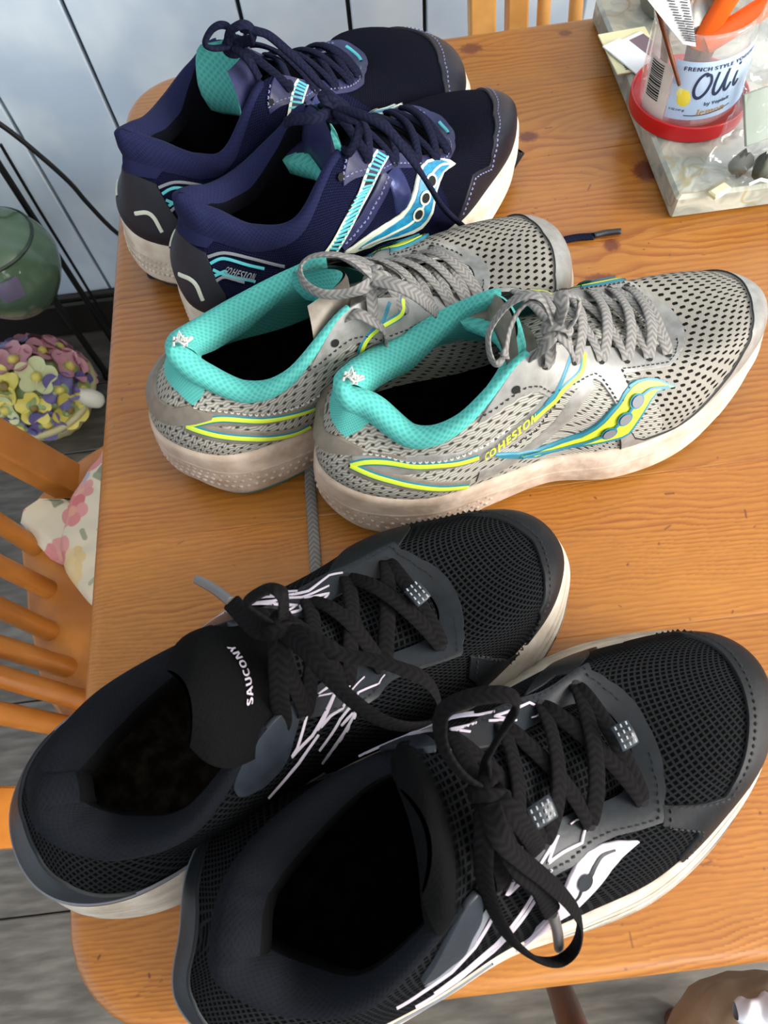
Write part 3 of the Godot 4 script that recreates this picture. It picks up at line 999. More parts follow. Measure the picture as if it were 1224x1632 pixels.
class Shoe:
	var root: Node3D
	var flip := false
	var f := PackedVector3Array()      # lower edge of the upper
	var g := PackedVector3Array()      # edge of the sole on the ground
	var top := PackedVector3Array()    # topline
	var out := PackedVector3Array()    # outward at the lower edge
	var tout := PackedVector3Array()   # outward at the topline
	var p := []                        # wall points [s][t]
	var n := []                        # wall normals [s][t]
	var uv := []

	func knot(table: Array, t: float, n_: int) -> PackedFloat32Array:
		var u := t * table.size()
		var i := int(floorf(u))
		var k := u - i
		var m := table.size()
		var r := PackedFloat32Array()
		for c in n_:
			var p0: float = table[posmod(i - 1, m)][c]
			var p1: float = table[posmod(i, m)][c]
			var p2: float = table[posmod(i + 1, m)][c]
			var p3: float = table[posmod(i + 2, m)][c]
			r.append(0.0005 * (2.0 * p1 + (p2 - p0) * k + (2.0 * p0 - 5.0 * p1 + 4.0 * p2 - p3) * k * k + (3.0 * p1 - p0 - 3.0 * p2 + p3) * k * k * k))
		return r

	func spring(x: float, length: float) -> float:
		return 0.016 * pow(clampf((x / length * 0.265 - 0.19) / 0.075, 0, 1), 2) + 0.012 * pow(clampf((0.022 - x) / 0.022, 0, 1), 2)

	func shape(rim: Array, bend: Array, flares: Array, flare: float) -> void:
		var sign_ := -1.0 if flip else 1.0
		var rows := []
		for i in 20:
			rows.append(rim[i] + bend[i] + [flares[i]])
		var length := 0.001
		for r in rim:
			length = maxf(length, r[0] * 0.001)
		var ks := []
		for k in AROUND:
			ks.append(knot(rows, float(k) / AROUND, 11))
		for k in AROUND:
			var a: PackedFloat32Array = ks[posmod(k - 1, AROUND)]
			var b: PackedFloat32Array = ks[(k + 1) % AROUND]
			var d := Vector2(b[0] - a[0], b[1] - a[1]).normalized()
			out.append(Vector3(-d.y, 0, d.x * sign_))
			var e := Vector2(b[3] - a[3], b[5] - a[5]).normalized()
			tout.append(Vector3(-e.y, 0, e.x * sign_))
			var c: PackedFloat32Array = ks[k]
			f.append(Vector3(c[0], c[2], c[1] * sign_))
			top.append(Vector3(c[3], c[4], c[5] * sign_))
			var w := Vector3(c[0], 0, c[1] * sign_) + out[k] * (c[10] + flare)
			w.y = spring(w.x, length)
			g.append(w)
		for j in ALONG + 1:
			p.append(PackedVector3Array())
			n.append(PackedVector3Array())
			uv.append(PackedVector2Array())
			var s := float(j) / ALONG
			for k in AROUND:
				var c: PackedFloat32Array = ks[k]
				var p1 := f[k] + Vector3(0, c[6], 0) + out[k] * c[7]
				var p2 := top[k] + Vector3(0, c[9], 0) + out[k] * c[8]
				p[j].append(pow(1 - s, 3) * f[k] + 3 * pow(1 - s, 2) * s * p1 + 3 * (1 - s) * s * s * p2 + s * s * s * top[k])
		for j in ALONG + 1:
			for k in AROUND:
				var du: Vector3 = p[j][(k + 1) % AROUND] - p[j][posmod(k - 1, AROUND)]
				var dv: Vector3 = p[mini(j + 1, ALONG)][k] - p[maxi(j - 1, 0)][k]
				var nn := du.cross(dv).normalized() * -sign_
				if nn.dot(out[k] + Vector3(0, 0.8, 0)) < 0:
					nn = -nn
				n[j].append(nn)
		# cloth runs outwards from the topline without stretching
		var u0 := PackedVector2Array()
		for k in AROUND:
			u0.append(Vector2(top[k].x, top[k].z))
		for j in range(ALONG, -1, -1):
			for k in AROUND:
				if j < ALONG:
					var d: Vector3 = p[j][k] - p[j + 1][k]
					u0[k] += Vector2(out[k].x, out[k].z) * d.length()
				uv[j].append(u0[k])

	func at(t: float, s: float) -> Vector3:
		return mix(p, t, s)

	func nrm(t: float, s: float) -> Vector3:
		return mix(n, t, s).normalized()

	func mix(a: Array, t: float, s: float) -> Vector3:
		var u := fposmod(t, 1.0) * AROUND
		var i := int(u) % AROUND
		var i2 := (i + 1) % AROUND
		var fu := u - floorf(u)
		var w := clampf(s, 0, 1) * ALONG
		var j := mini(int(w), ALONG - 1)
		var fw := w - j
		return lerp(lerp(a[j][i], a[j][i2], fu), lerp(a[j + 1][i], a[j + 1][i2], fu), fw)

	func edge(a: PackedVector3Array, t: float) -> Vector3:
		var u := fposmod(t, 1.0) * AROUND
		var i := int(u) % AROUND
		return a[i].lerp(a[(i + 1) % AROUND], u - floorf(u))

func wall(shoe: Shoe, t0: float, t1: float, s0: float, s1: float, lift := 0.0, nt := 0, ns := 14) -> ArrayMesh:
	var count := nt if nt else int((t1 - t0) * AROUND)
	var rows := []
	var uvs := []
	for j in ns + 1:
		var row := PackedVector3Array()
		var uvr := PackedVector2Array()
		var s := lerpf(s0, s1, float(j) / ns)
		for k in count + 1:
			var t := lerpf(t0, t1, float(k) / count)
			row.append(shoe.at(t, s) + shoe.nrm(t, s) * lift)
			var u := fposmod(t, 1.0) * AROUND
			var i := int(u) % AROUND
			var w := s * ALONG
			var j0 := mini(int(w), ALONG - 1)
			uvr.append(lerp(lerp(shoe.uv[j0][i], shoe.uv[j0][(i + 1) % AROUND], u - floorf(u)), lerp(shoe.uv[j0 + 1][i], shoe.uv[j0 + 1][(i + 1) % AROUND], u - floorf(u)), w - j0))
		rows.append(row)
		uvs.append(uvr)
	return sheet(rows, shoe.flip, false, uvs)

func sole(shoe: Shoe, ground: float) -> ArrayMesh:
	var rows := []
	for k in 9:
		rows.append(PackedVector3Array())
	for k in AROUND:
		var f := shoe.f[k]
		var g := shoe.g[k]
		var o := shoe.out[k]
		var up := Vector3.UP
		rows[0].append(f - o * 0.006 + up * 0.0005)
		rows[1].append(f - o * 0.0005 + up * 0.003)
		rows[2].append(f + o * 0.0018 + up * 0.0024)
		rows[3].append(f + o * 0.0030 - up * 0.001)
		var m := f.lerp(g, 0.4)
		rows[4].append(m + o * 0.0028)
		m = f.lerp(g, 0.75)
		rows[5].append(m + o * 0.0022)
		rows[6].append(g + up * (ground + 0.004) + o * 0.0006)
		rows[7].append(g + up * ground - o * 0.002)
		rows[8].append(g + up * ground - o * 0.02)
	return sheet(rows, not shoe.flip, true)

func outsole(shoe: Shoe, ground: float) -> ArrayMesh:
	var rows := []
	for k in 5:
		rows.append(PackedVector3Array())
	for k in AROUND:
		var g := shoe.g[k]
		var o := shoe.out[k]
		var up := Vector3.UP
		rows[0].append(g + up * (ground + 0.0006) - o * 0.004)
		rows[1].append(g + up * (ground - 0.0002) - o * 0.0012)
		rows[2].append(g + up * 0.0012 - o * 0.0016)
		rows[3].append(g + up * 0.0002 - o * 0.004)
		rows[4].append(Vector3(g.x, g.y + 0.0002, 0.3 * g.z))
	return sheet(rows, not shoe.flip, true)

func insole(shoe: Shoe) -> ArrayMesh:
	var rows := []
	var uvs := []
	for k in 40:
		var t := 0.008 + 0.40 * k / 39.0
		var a := shoe.edge(shoe.f, t) - shoe.edge(shoe.out, t) * 0.009
		var b := shoe.edge(shoe.f, -t) - shoe.edge(shoe.out, -t) * 0.009
		var row := PackedVector3Array()
		var uvr := PackedVector2Array()
		for i in 13:
			var w := i / 12.0
			var q := a.lerp(b, w)
			q.y += 0.002 + 0.006 * pow(absf(w - 0.5) * 2.0, 2.5)
			row.append(q)
			uvr.append(Vector2(q.x, q.z))
		rows.append(row)
		uvs.append(uvr)
	return sheet(rows, shoe.flip, false, uvs)

# the padded collar: over the topline and down the inside to the footbed
func collar(shoe: Shoe, t0: float, t1: float, puff: float, low: float, s0 := 0.8) -> Array:
	var outer := []
	var inner := []
	var ou := []
	var iu := []
	for k in 6:
		outer.append(PackedVector3Array())
		ou.append(PackedVector2Array())
	for k in 6:
		inner.append(PackedVector3Array())
		iu.append(PackedVector2Array())
	var count := 110
	var run := 0.0
	var before := Vector3.ZERO
	for k in count + 1:
		var u := float(k) / count
		var t := lerpf(t0, t1, u)
		var fade := smoothstep(0.0, 0.24, minf(u, 1.0 - u))
		var w := puff * (0.35 + 0.65 * fade)
		var a := shoe.edge(shoe.top, t)
		var o := shoe.edge(shoe.tout, t)
		var up := Vector3.UP
		if k:
			run += a.distance_to(before)
		before = a
		var sa := lerpf(0.96, s0, fade)
		var q := [shoe.at(t, sa) + shoe.nrm(t, sa) * 0.0006, shoe.at(t, lerpf(sa, 1.0, 0.5)) + shoe.nrm(t, lerpf(sa, 1.0, 0.5)) * 0.0022 * fade + o * 0.0008, a + o * w * 0.22 + up * w * 0.16, a + up * w * 0.30 - o * w * 0.12, a + up * w * 0.14 - o * w * 0.52, a - o * w * 0.80 - up * w * 0.30]
		var h := 0.0
		for i in 6:
			outer[i].append(q[i])
			if i:
				h += q[i].distance_to(q[i - 1])
			ou[i].append(Vector2(run, h))
		var f := shoe.edge(shoe.f, t) - shoe.edge(shoe.out, t) * 0.010
		var hi: Vector3 = q[5]
		var floor_ := Vector3(f.x, f.y + 0.004, f.z)
		var b1 := a - o * w * 0.92 - up * w * 0.9
		var deep := [0.62, 0.42, 0.2].map(func(q_: float) -> Vector3: return shoe.at(t, q_) - shoe.edge(shoe.out, t) * 0.007)
		floor_ = shoe.at(t, 0.03) - shoe.edge(shoe.out, t) * 0.0065
		var r := [hi, b1, b1.lerp(deep[0], 0.65), deep[1], deep[2], floor_]
		for i in 6:
			inner[i].append(r[i])
			if i:
				h += r[i].distance_to(r[i - 1])
			iu[i].append(Vector2(run, h))
	return [sheet(outer, shoe.flip, false, ou), sheet(inner, shoe.flip, false, iu)]

# tongue: the face that is seen between the laces and the lining behind it
func tongue(shoe: Shoe, reach: float, rise: float, puff: float, dip := 0.0, cap := 25) -> Array:
	var spine := []
	var half := []
	for k in 9:
		var t := lerpf(0.445, 0.245, k / 8.0)
		var a := shoe.edge(shoe.top, t)
		var b := shoe.edge(shoe.top, -t)
		spine.append([a, b])
	var face := []
	var back := []
	var fu := []
	var bu := []
	var steps := 34
	for k in steps + 1:
		var u := float(k) / steps
		var e := u * 1.28
		var a: Vector3
		var b: Vector3
		if e <= 1.0:
			var i := mini(int(e * 8.0), 7)
			a = spine[i][0].lerp(spine[i + 1][0], e * 8.0 - i)
			b = spine[i][1].lerp(spine[i + 1][1], e * 8.0 - i)
			var sink := Vector3(0, dip * smoothstep(0.62, 1.0, e), 0)
			a -= sink
			b -= sink
		else:
			var q := (e - 1.0) / 0.28
			var da: Vector3 = (spine[8][0] + spine[8][1] - spine[6][0] - spine[6][1]).normalized()
			var lift := da * reach * q + Vector3(0, rise * (q if dip > 0.0 else q * q) - dip, 0)
			a = spine[8][0] + lift
			b = spine[8][1] + lift
		var mid := (a + b) * 0.5
		var across := (b - a)
		var wing := smoothstep(0.85, 1.1, e) if dip > 0.0 else 0.0
		var w := minf(across.length() * 0.5 + 0.006 - 0.003 * wing, 0.034)
		across = across.normalized()
		# the free end is rounded
		var end := clampf((u - 0.80) / 0.20, 0, 1)
		w *= sqrt(1.0 - 0.72 * end * end * end)
		var along: Vector3 = ((spine[8][0] + spine[8][1]) - (spine[4][0] + spine[4][1])).normalized()
		if dip > 0.0:
			along = along.lerp(Vector3(along.x * 0.1 + 0.12, 1.0, along.z * 0.1), smoothstep(0.95, 1.1, e)).normalized()
		var nn := across.cross(along).normalized()
		if nn.y < 0 or (dip > 0.0 and e > 1.0 and nn.x < 0):
			nn = -nn
		var row := PackedVector3Array()
		var row2 := PackedVector3Array()
		var uvr := PackedVector2Array()
		var fat := puff * (0.25 + 0.75 * smoothstep(0.45, 0.85, u)) * sqrt(maxf(0.02, 1.0 - pow(clampf((u - 0.86) / 0.14, 0, 1), 2)))
		for i in 17:
			var x := i / 8.0 - 1.0
			var arch := (1.0 - x * x) * 0.010 - 0.0075
			var c := mid + across * w * x + nn * arch
			c.x -= 0.012 * wing * x * x
			var thick := fat * sqrt(maxf(0.0, 1.0 - x * x * x * x))
			row.append(c + nn * thick * 0.35)
			row2.append(c - nn * thick * 0.75)
			uvr.append(Vector2(u * 0.15, x * w))
		face.append(row)
		back.append(row2)
		fu.append(uvr)
	return [sheet(face.slice(0, cap), shoe.flip, false, fu.slice(0, cap)), sheet(back, not shoe.flip, false, fu), face, sheet(face.slice(cap - 1), shoe.flip, false, fu.slice(cap - 1))]

# a piece laid on the wall of a shoe: outline of (t, s), thickness in metres
func patch(shoe: Shoe, outline: Array, thick: float, smooth := true, step := 0.0045) -> ArrayMesh:
	var K := Vector2(0.64, 0.11)
	var q := []
	for a in outline:
		q.append(Vector3(a[0] * K.x, a[1] * K.y, 0))
	var ring := PackedVector2Array()
	if smooth:
		for a in curve(q, q.size() * 6, true):
			ring.append(Vector2(a.x, a.y))
	else:
		for i in q.size():
			var a: Vector3 = q[i]
			var b: Vector3 = q[(i + 1) % q.size()]
			var m := maxi(1, int(a.distance_to(b) / 0.003))
			for k in m:
				var c := a.lerp(b, float(k) / m)
				ring.append(Vector2(c.x, c.y))
	var pts := ring.duplicate()
	var lo := ring[0]
	var hi := ring[0]
	for a in ring:
		lo = lo.min(a)
		hi = hi.max(a)
	var y := lo.y + step * 0.5
	var odd := 0.0
	while y < hi.y:
		var x := lo.x + step * (0.5 + odd)
		while x < hi.x:
			var c := Vector2(x, y)
			if Geometry2D.is_point_in_polygon(c, ring):
				var near := false
				for a in ring:
					if a.distance_squared_to(c) < step * step * 0.2:
						near = true
						break
				if not near:
					pts.append(c)
			x += step
		y += step * 0.87
		odd = 0.5 - odd
	var tri := Geometry2D.triangulate_delaunay(pts)
	var v := PackedVector3Array()
	var nn := PackedVector3Array()
	var uv := PackedVector2Array()
	for a in pts:
		var t := a.x / K.x
		var s := a.y / K.y
		var m := shoe.nrm(t, s)
		v.append(shoe.at(t, s) + m * thick)
		nn.append(m)
		uv.append(a)
	var idx := PackedInt32Array()
	for i in range(0, tri.size(), 3):
		var a := tri[i]
		var b := tri[i + 1]
		var c := tri[i + 2]
		if not Geometry2D.is_point_in_polygon((pts[a] + pts[b] + pts[c]) / 3.0, ring):
			continue
		if (v[c] - v[a]).cross(v[b] - v[a]).dot(nn[a]) < 0:
			idx.append_array([a, c, b])
		else:
			idx.append_array([a, b, c])
	# rounded rim down to the wall
	var m0 := v.size()
	var rn := ring.size()
	var inside := Vector3.ZERO
	for k in rn:
		inside += v[k] / rn
	var vote := 0.0
	var sides := PackedVector3Array()
	for k in rn:
		var side := (v[(k + 1) % rn] - v[posmod(k - 1, rn)]).cross(nn[k]).normalized()
		sides.append(side)
		vote += side.dot(v[k] - inside)
	for k in rn:
		var side := sides[k] * signf(vote)
		v.append(v[k])
		nn.append((nn[k] + side * 0.5).normalized())
		uv.append(pts[k])
		v.append(v[k] - nn[k] * (thick + 0.0006) + side * 0.0002)
		nn.append(side)
		uv.append(pts[k])
	for k in rn:
		var a := m0 + k * 2
		var b := m0 + ((k + 1) % rn) * 2
		if (v[b] - v[a]).cross(v[a + 1] - v[a]).dot(nn[a + 1]) > 0:
			idx.append_array([a, a + 1, b, b, a + 1, b + 1])
		else:
			idx.append_array([a, b, a + 1, b, b + 1, a + 1])
	return finish(v, idx, uv, false, nn)

# a line printed or sewn on the wall of a shoe
func line(shoe: Shoe, path: Array, width: float, lift: float, dash := 0.0, gap := 0.0, smooth := true, taper := 0.0) -> ArrayMesh:
	var q := []
	for a in path:
		q.append(Vector3(a[0], a[1], 0))
	var c := PackedVector3Array()
	if smooth:
		c = curve(q, maxi(8, q.size() * 10))
	else:
		for i in q.size() - 1:
			for k in 8:
				c.append(q[i].lerp(q[i + 1], k / 8.0))
		c.append(q[q.size() - 1])
	var pos := PackedVector3Array()
	var nor := PackedVector3Array()
	var run := PackedFloat32Array()
	for i in c.size():
		var m := shoe.nrm(c[i].x, c[i].y)
		pos.append(shoe.at(c[i].x, c[i].y) + m * lift)
		nor.append(m)
		run.append(run[i - 1] + pos[i].distance_to(pos[i - 1]) if i else 0.0)
	return stripe(pos, nor, run, width, dash, gap, taper)

func stripe(pos: PackedVector3Array, nor: PackedVector3Array, run: PackedFloat32Array, width: float, dash: float, gap: float, taper := 0.0) -> ArrayMesh:
	var v := PackedVector3Array()
	var nn := PackedVector3Array()
	var idx := PackedInt32Array()
	var total := run[run.size() - 1]
	var pieces := []
	if dash > 0.0:
		var x := gap * 0.5
		while x + dash < total:
			pieces.append([x, x + dash])
			x += dash + gap
	else:
		pieces.append([0.0, total])
	for piece in pieces:
		var m := 2 if dash > 0.0 else run.size() - 1
		var first := v.size()
		for k in m + 1:
			var x: float = lerpf(piece[0], piece[1], float(k) / m) if dash > 0.0 else run[k]
			var i := clampi(run.bsearch(x) - 1, 0, run.size() - 2)
			var w := clampf((x - run[i]) / maxf(run[i + 1] - run[i], 1e-6), 0, 1)
			var a := pos[i].lerp(pos[i + 1], w)
			var n := nor[i].lerp(nor[i + 1], w).normalized()
			var d := (pos[mini(i + 2, run.size() - 1)] - pos[maxi(i - 1, 0)]).normalized()
			var s := d.cross(n).normalized()
			var h := width * 0.5
			if taper > 0.0:
				h *= lerpf(1.0, clampf(minf(x, total - x) / (total * 0.5), 0.05, 1.0), taper)
			var bow := (0.0007 if k == 1 else -0.0001) if dash > 0.0 else 0.0
			for e in [[-1.0, -0.0008], [-0.75, 0.0], [0.75, 0.0], [1.0, -0.0008]]:
				v.append(a + s * h * e[0] + n * (e[1] + bow))
				nn.append((n + s * (0.7 * e[0] if absf(e[0]) > 0.9 else 0.2 * e[0])).normalized())
		for k in m:
			for e in 3:
				var i := first + k * 4 + e
				idx.append_array([i, i + 4, i + 1, i + 1, i + 4, i + 5])
	return finish(v, idx, PackedVector2Array(), false, nn)

# round eyelets, holes and dots lying on the wall
func dots(shoe: Shoe, list: Array, radius: float, lift: float) -> ArrayMesh:
	var v := PackedVector3Array()
	var nn := PackedVector3Array()
	var idx := PackedInt32Array()
	for a in list:
		var n := shoe.nrm(a[0], a[1])
		var c := shoe.at(a[0], a[1]) + n * lift
		var x := (shoe.at(a[0] + 0.004, a[1]) - shoe.at(a[0] - 0.004, a[1])).normalized()
		x = (x - n * x.dot(n)).normalized()
		var y := n.cross(x)
		var i := v.size()
		v.append(c)
		nn.append(n)
		for k in 16:
			var w := TAU * k / 16.0
			v.append(c + (x * cos(w) + y * sin(w)) * radius)
			nn.append(n)
		for k in 16:
			idx.append_array([i, i + 1 + (k + 1) % 16, i + 1 + k])
	return finish(v, idx, PackedVector2Array(), false, nn)

# ---------------------------------------------------------------- the things round the shoes
func up(x: float, y: float, z: float) -> Vector3:
	return Vector3(x, TABLE + y, z)

func clear(c: Color, rough := 0.05) -> StandardMaterial3D:
	var m := plain(c, rough)
	m.transparency = BaseMaterial3D.TRANSPARENCY_ALPHA
	m.cull_mode = BaseMaterial3D.CULL_DISABLED
	return m

func props() -> void:
	left_chair()
	far_chair()
	near_side()
	rack()
	green_vase()
	flower_basket()
	marble_and_jar()

# a rounded wooden seat with thickness: outline points (x, z)
func slab(outline: Array, y0: float, y1: float, edge: float) -> ArrayMesh:
	var q := []
	var mid := Vector3.ZERO
	for p in outline:
		q.append(Vector3(p.x, 0, p.y))
		mid += q[-1] / outline.size()
	var ring := curve(q, 80, true)
	var rows := []
	for k in [[0.0, y0], [0.9, y0], [1.0, y0 + edge], [1.0, y1 - edge], [0.985, y1 - edge * 0.3], [0.96, y1], [0.6, y1], [0.0, y1]]:
		var row := PackedVector3Array()
		for p in ring:
			var c := mid.lerp(p, k[0])
			c.y = k[1]
			row.append(c)
		rows.append(row)
	return sheet(rows, true, true)

func bar(a: Vector3, b: Vector3, w: float, t: float, face: Vector3, bevel := 0.004) -> ArrayMesh:
	var d := (b - a).normalized()
	var n := (face - d * face.dot(d)).normalized()
	return box((a + b) * 0.5, Vector3(w, a.distance_to(b), t), bevel, Basis(n.cross(d) * -1.0, d, n))

func left_chair() -> void:
	var o := thing("dining_chair", "spindle-back pine chair at the table's left end with a floral cushion tied on its seat", "chair", Vector3(-0.2, 0, -0.24))
	var b := Vector3(-0.2, 0, -0.24)
	place("seat", slab([Vector2(-0.385, -0.37), Vector2(-0.378, -0.27), Vector2(-0.366, -0.22), Vector2(-0.350, -0.17), Vector2(-0.318, -0.13), Vector2(-0.25, -0.07), Vector2(-0.1, -0.05), Vector2(0.0, -0.08), Vector2(0.03, -0.25), Vector2(0.0, -0.42), Vector2(-0.1, -0.46), Vector2(-0.28, -0.45)].map(func(p: Vector2) -> Vector2: return p - Vector2(b.x, b.z)), TABLE - 0.325, TABLE - 0.29, 0.012), M.chair_wood, o)
	var tops := []
	for s in [[up(-0.370, -0.295, -0.320), up(-0.3735, -0.230, -0.326)], [up(-0.352, -0.295, -0.272), up(-0.3675, -0.230, -0.2785)], [up(-0.346, -0.295, -0.228), up(-0.3630, -0.230, -0.2365)], [up(-0.325, -0.295, -0.190), up(-0.3580, -0.230, -0.1975)], [up(-0.308, -0.295, -0.157), up(-0.3535, -0.230, -0.1685)], [up(-0.318, -0.295, -0.134), up(-0.3480, -0.230, -0.139)]]:
		var d: Vector3 = s[1] - s[0]
		d /= d.y
		d.x = lerpf(d.x, -0.38, 0.35)
		var p := []
		for y in [0.0, 0.12, 0.28, 0.46]:
			p.append(s[0] + d * y - b)
		tops.append(p[3])
		var path := curve(p, 24)
		var rows := []
		place("spindle", rod(path, 0.0098, 0.0088, 14), M.chair_wood, o)
	# the two broad outer posts
	var a0 := up(-0.340, -0.30, -0.394) - b
	var a1 := up(-0.352, 0.17, -0.43) - b
	a1.x = -0.53 - b.x
	place("back_post", bar(a0, a1, 0.040, 0.024, Vector3(1, 0.3, 0)), M.chair_wood, o)
	var c0 := up(-0.325, -0.30, -0.06) - b
	var c1 := up(-0.50, 0.17, -0.05) - b
	place("back_post", bar(c0, c1, 0.046, 0.024, Vector3(1, 0.3, 0)), M.chair_wood, o)
	place("crest_rail", bar(a1 + Vector3(0, 0, -0.02), c1 + Vector3(0, 0, 0.02), 0.07, 0.024, Vector3(1, 0.3, 0), 0.008), M.chair_wood, o)
	for p in [[Vector3(-0.30, TABLE - 0.32, -0.40), Vector3(-0.36, 0, -0.45)], [Vector3(-0.27, TABLE - 0.32, -0.12), Vector3(-0.31, 0, -0.07)], [Vector3(-0.03, TABLE - 0.32, -0.38), Vector3(0.02, 0, -0.42)], [Vector3(-0.03, TABLE - 0.32, -0.13), Vector3(0.02, 0, -0.08)]]:
		place("leg", rod(PackedVector3Array([p[0] - b, (p[0] + p[1]) * 0.5 - b, p[1] - b]), 0.019, 0.013, 14), M.chair_wood, o)
	# the cushion
	var cushion := thing("seat_cushion", "cream seat cushion printed with pink and blue flowers on the chair at the table's left", "cushion", up(-0.2, -0.289, -0.30))
	var cb := up(-0.2, -0.289, -0.30)
	var outline := [Vector2(-0.283, -0.42), Vector2(-0.302, -0.395), Vector2(-0.322, -0.36), Vector2(-0.330, -0.31), Vector2(-0.322, -0.275), Vector2(-0.298, -0.242), Vector2(-0.26, -0.205), Vector2(-0.2, -0.17), Vector2(-0.1, -0.16), Vector2(-0.05, -0.24), Vector2(-0.05, -0.36), Vector2(-0.12, -0.43), Vector2(-0.22, -0.45)]
	var q := []
	for p in outline:
		q.append(Vector3(p.x - cb.x, 0, p.y - cb.z))
	var ring := curve(q, 96, true)
	var mid := Vector3(0.0, 0, 0.0)
	for p in ring:
		mid += p / ring.size()
	var rows := []
	var uvs := []
	for k in [[0.1, 0.001], [0.9, 0.001], [0.985, 0.008], [1.0, 0.018], [0.985, 0.028], [0.93, 0.036], [0.8, 0.042], [0.5, 0.044], [0.0, 0.043]]:
		var row := PackedVector3Array()
		var uvr := PackedVector2Array()
		for i in ring.size():
			var c := mid.lerp(ring[i], k[0])
			c.y = k[1] + 0.0015 * sin(i * 0.9) * k[0]
			row.append(c)
			uvr.append(Vector2(c.x / 0.34 + 0.5, c.z / 0.34 + 0.5))
		rows.append(row)
		uvs.append(uvr)
	place("cushion_cover", sheet(rows, true, true, uvs), M.floral, cushion)
	# the corner flap of its frill
	var fl := [Vector3(-0.326, 0.030, -0.352), Vector3(-0.352, 0.030, -0.357), Vector3(-0.372, 0.022, -0.351), Vector3(-0.378, 0.016, -0.340), Vector3(-0.366, 0.012, -0.322), Vector3(-0.348, 0.010, -0.300), Vector3(-0.330, 0.010, -0.288)]
	var frows := []
	var fu := []
	for k in 6:
		var row := PackedVector3Array()
		var uvr := PackedVector2Array()
		for p in fl:
			var inner := Vector3(-0.318, 0.022, p.z)
			var c: Vector3 = inner.lerp(p, k / 5.0) - Vector3(cb.x, 0, cb.z)
			c.y += 0.004 * sin(k * 1.6 + p.z * 90.0)
			row.append(c)
			uvr.append(Vector2(c.x / 0.34 + 0.5, c.z / 0.34 + 0.5))
		frows.append(row)
		fu.append(uvr)
	place("frill", join([sheet(frows, true, false, fu), sheet(frows.map(func(r: PackedVector3Array) -> PackedVector3Array:
		var s := PackedVector3Array()
		for p in r:
			s.append(p - Vector3(0, 0.004, 0))
		return s), false, false, fu)]), M.floral, cushion)

func far_chair() -> void:
	var o := thing("dining_chair", "pale pine chair behind the table's far edge, its upright back spindles against the wall", "chair", Vector3(0.22, 0, -0.68))
	var b := Vector3(0.22, 0, -0.68)
	place("seat", slab([Vector2(-0.2, -0.02), Vector2(-0.19, 0.2), Vector2(0, 0.26), Vector2(0.19, 0.2), Vector2(0.2, -0.02), Vector2(0.1, -0.08), Vector2(-0.1, -0.08)], TABLE - 0.325, TABLE - 0.29, 0.012), M.pale_wood, o)
	for s in [[0.1585, 0.027, true], [0.1945, 0.022, true], [0.2230, 0.0075, false], [0.2565, 0.0078, false], [0.292, 0.0078, false], [0.327, 0.0078, false], [0.36, 0.022, true], [0.40, 0.027, true]]:
		var p0 := Vector3(s[0] - b.x, TABLE - 0.30, -0.03)
		var p1 := Vector3(s[0] - b.x + 0.01 * signf(s[0] - 0.28), TABLE + 0.22, -0.16)
		if s[2]:
			place("back_post", bar(p0, p1, s[1], 0.020, Vector3(0, 0.2, 1), 0.004), M.pale_wood, o)
		else:
			place("spindle", rod(curve([p0, p0.lerp(p1, 0.4), p1], 12), s[1], s[1] * 0.9, 12), M.pale_wood, o)
	place("crest_rail", bar(Vector3(-0.10, TABLE + 0.23, -0.163), Vector3(0.22, TABLE + 0.23, -0.163), 0.07, 0.022, Vector3(0, 0.2, 1), 0.008), M.pale_wood, o)
	for x in [-0.16, 0.16]:
		for z in [-0.04, 0.18]:
			place("leg", rod(PackedVector3Array([Vector3(x, TABLE - 0.32, z), Vector3(x * 1.2, 0, z * 1.2)]), 0.018, 0.013, 12), M.pale_wood, o)

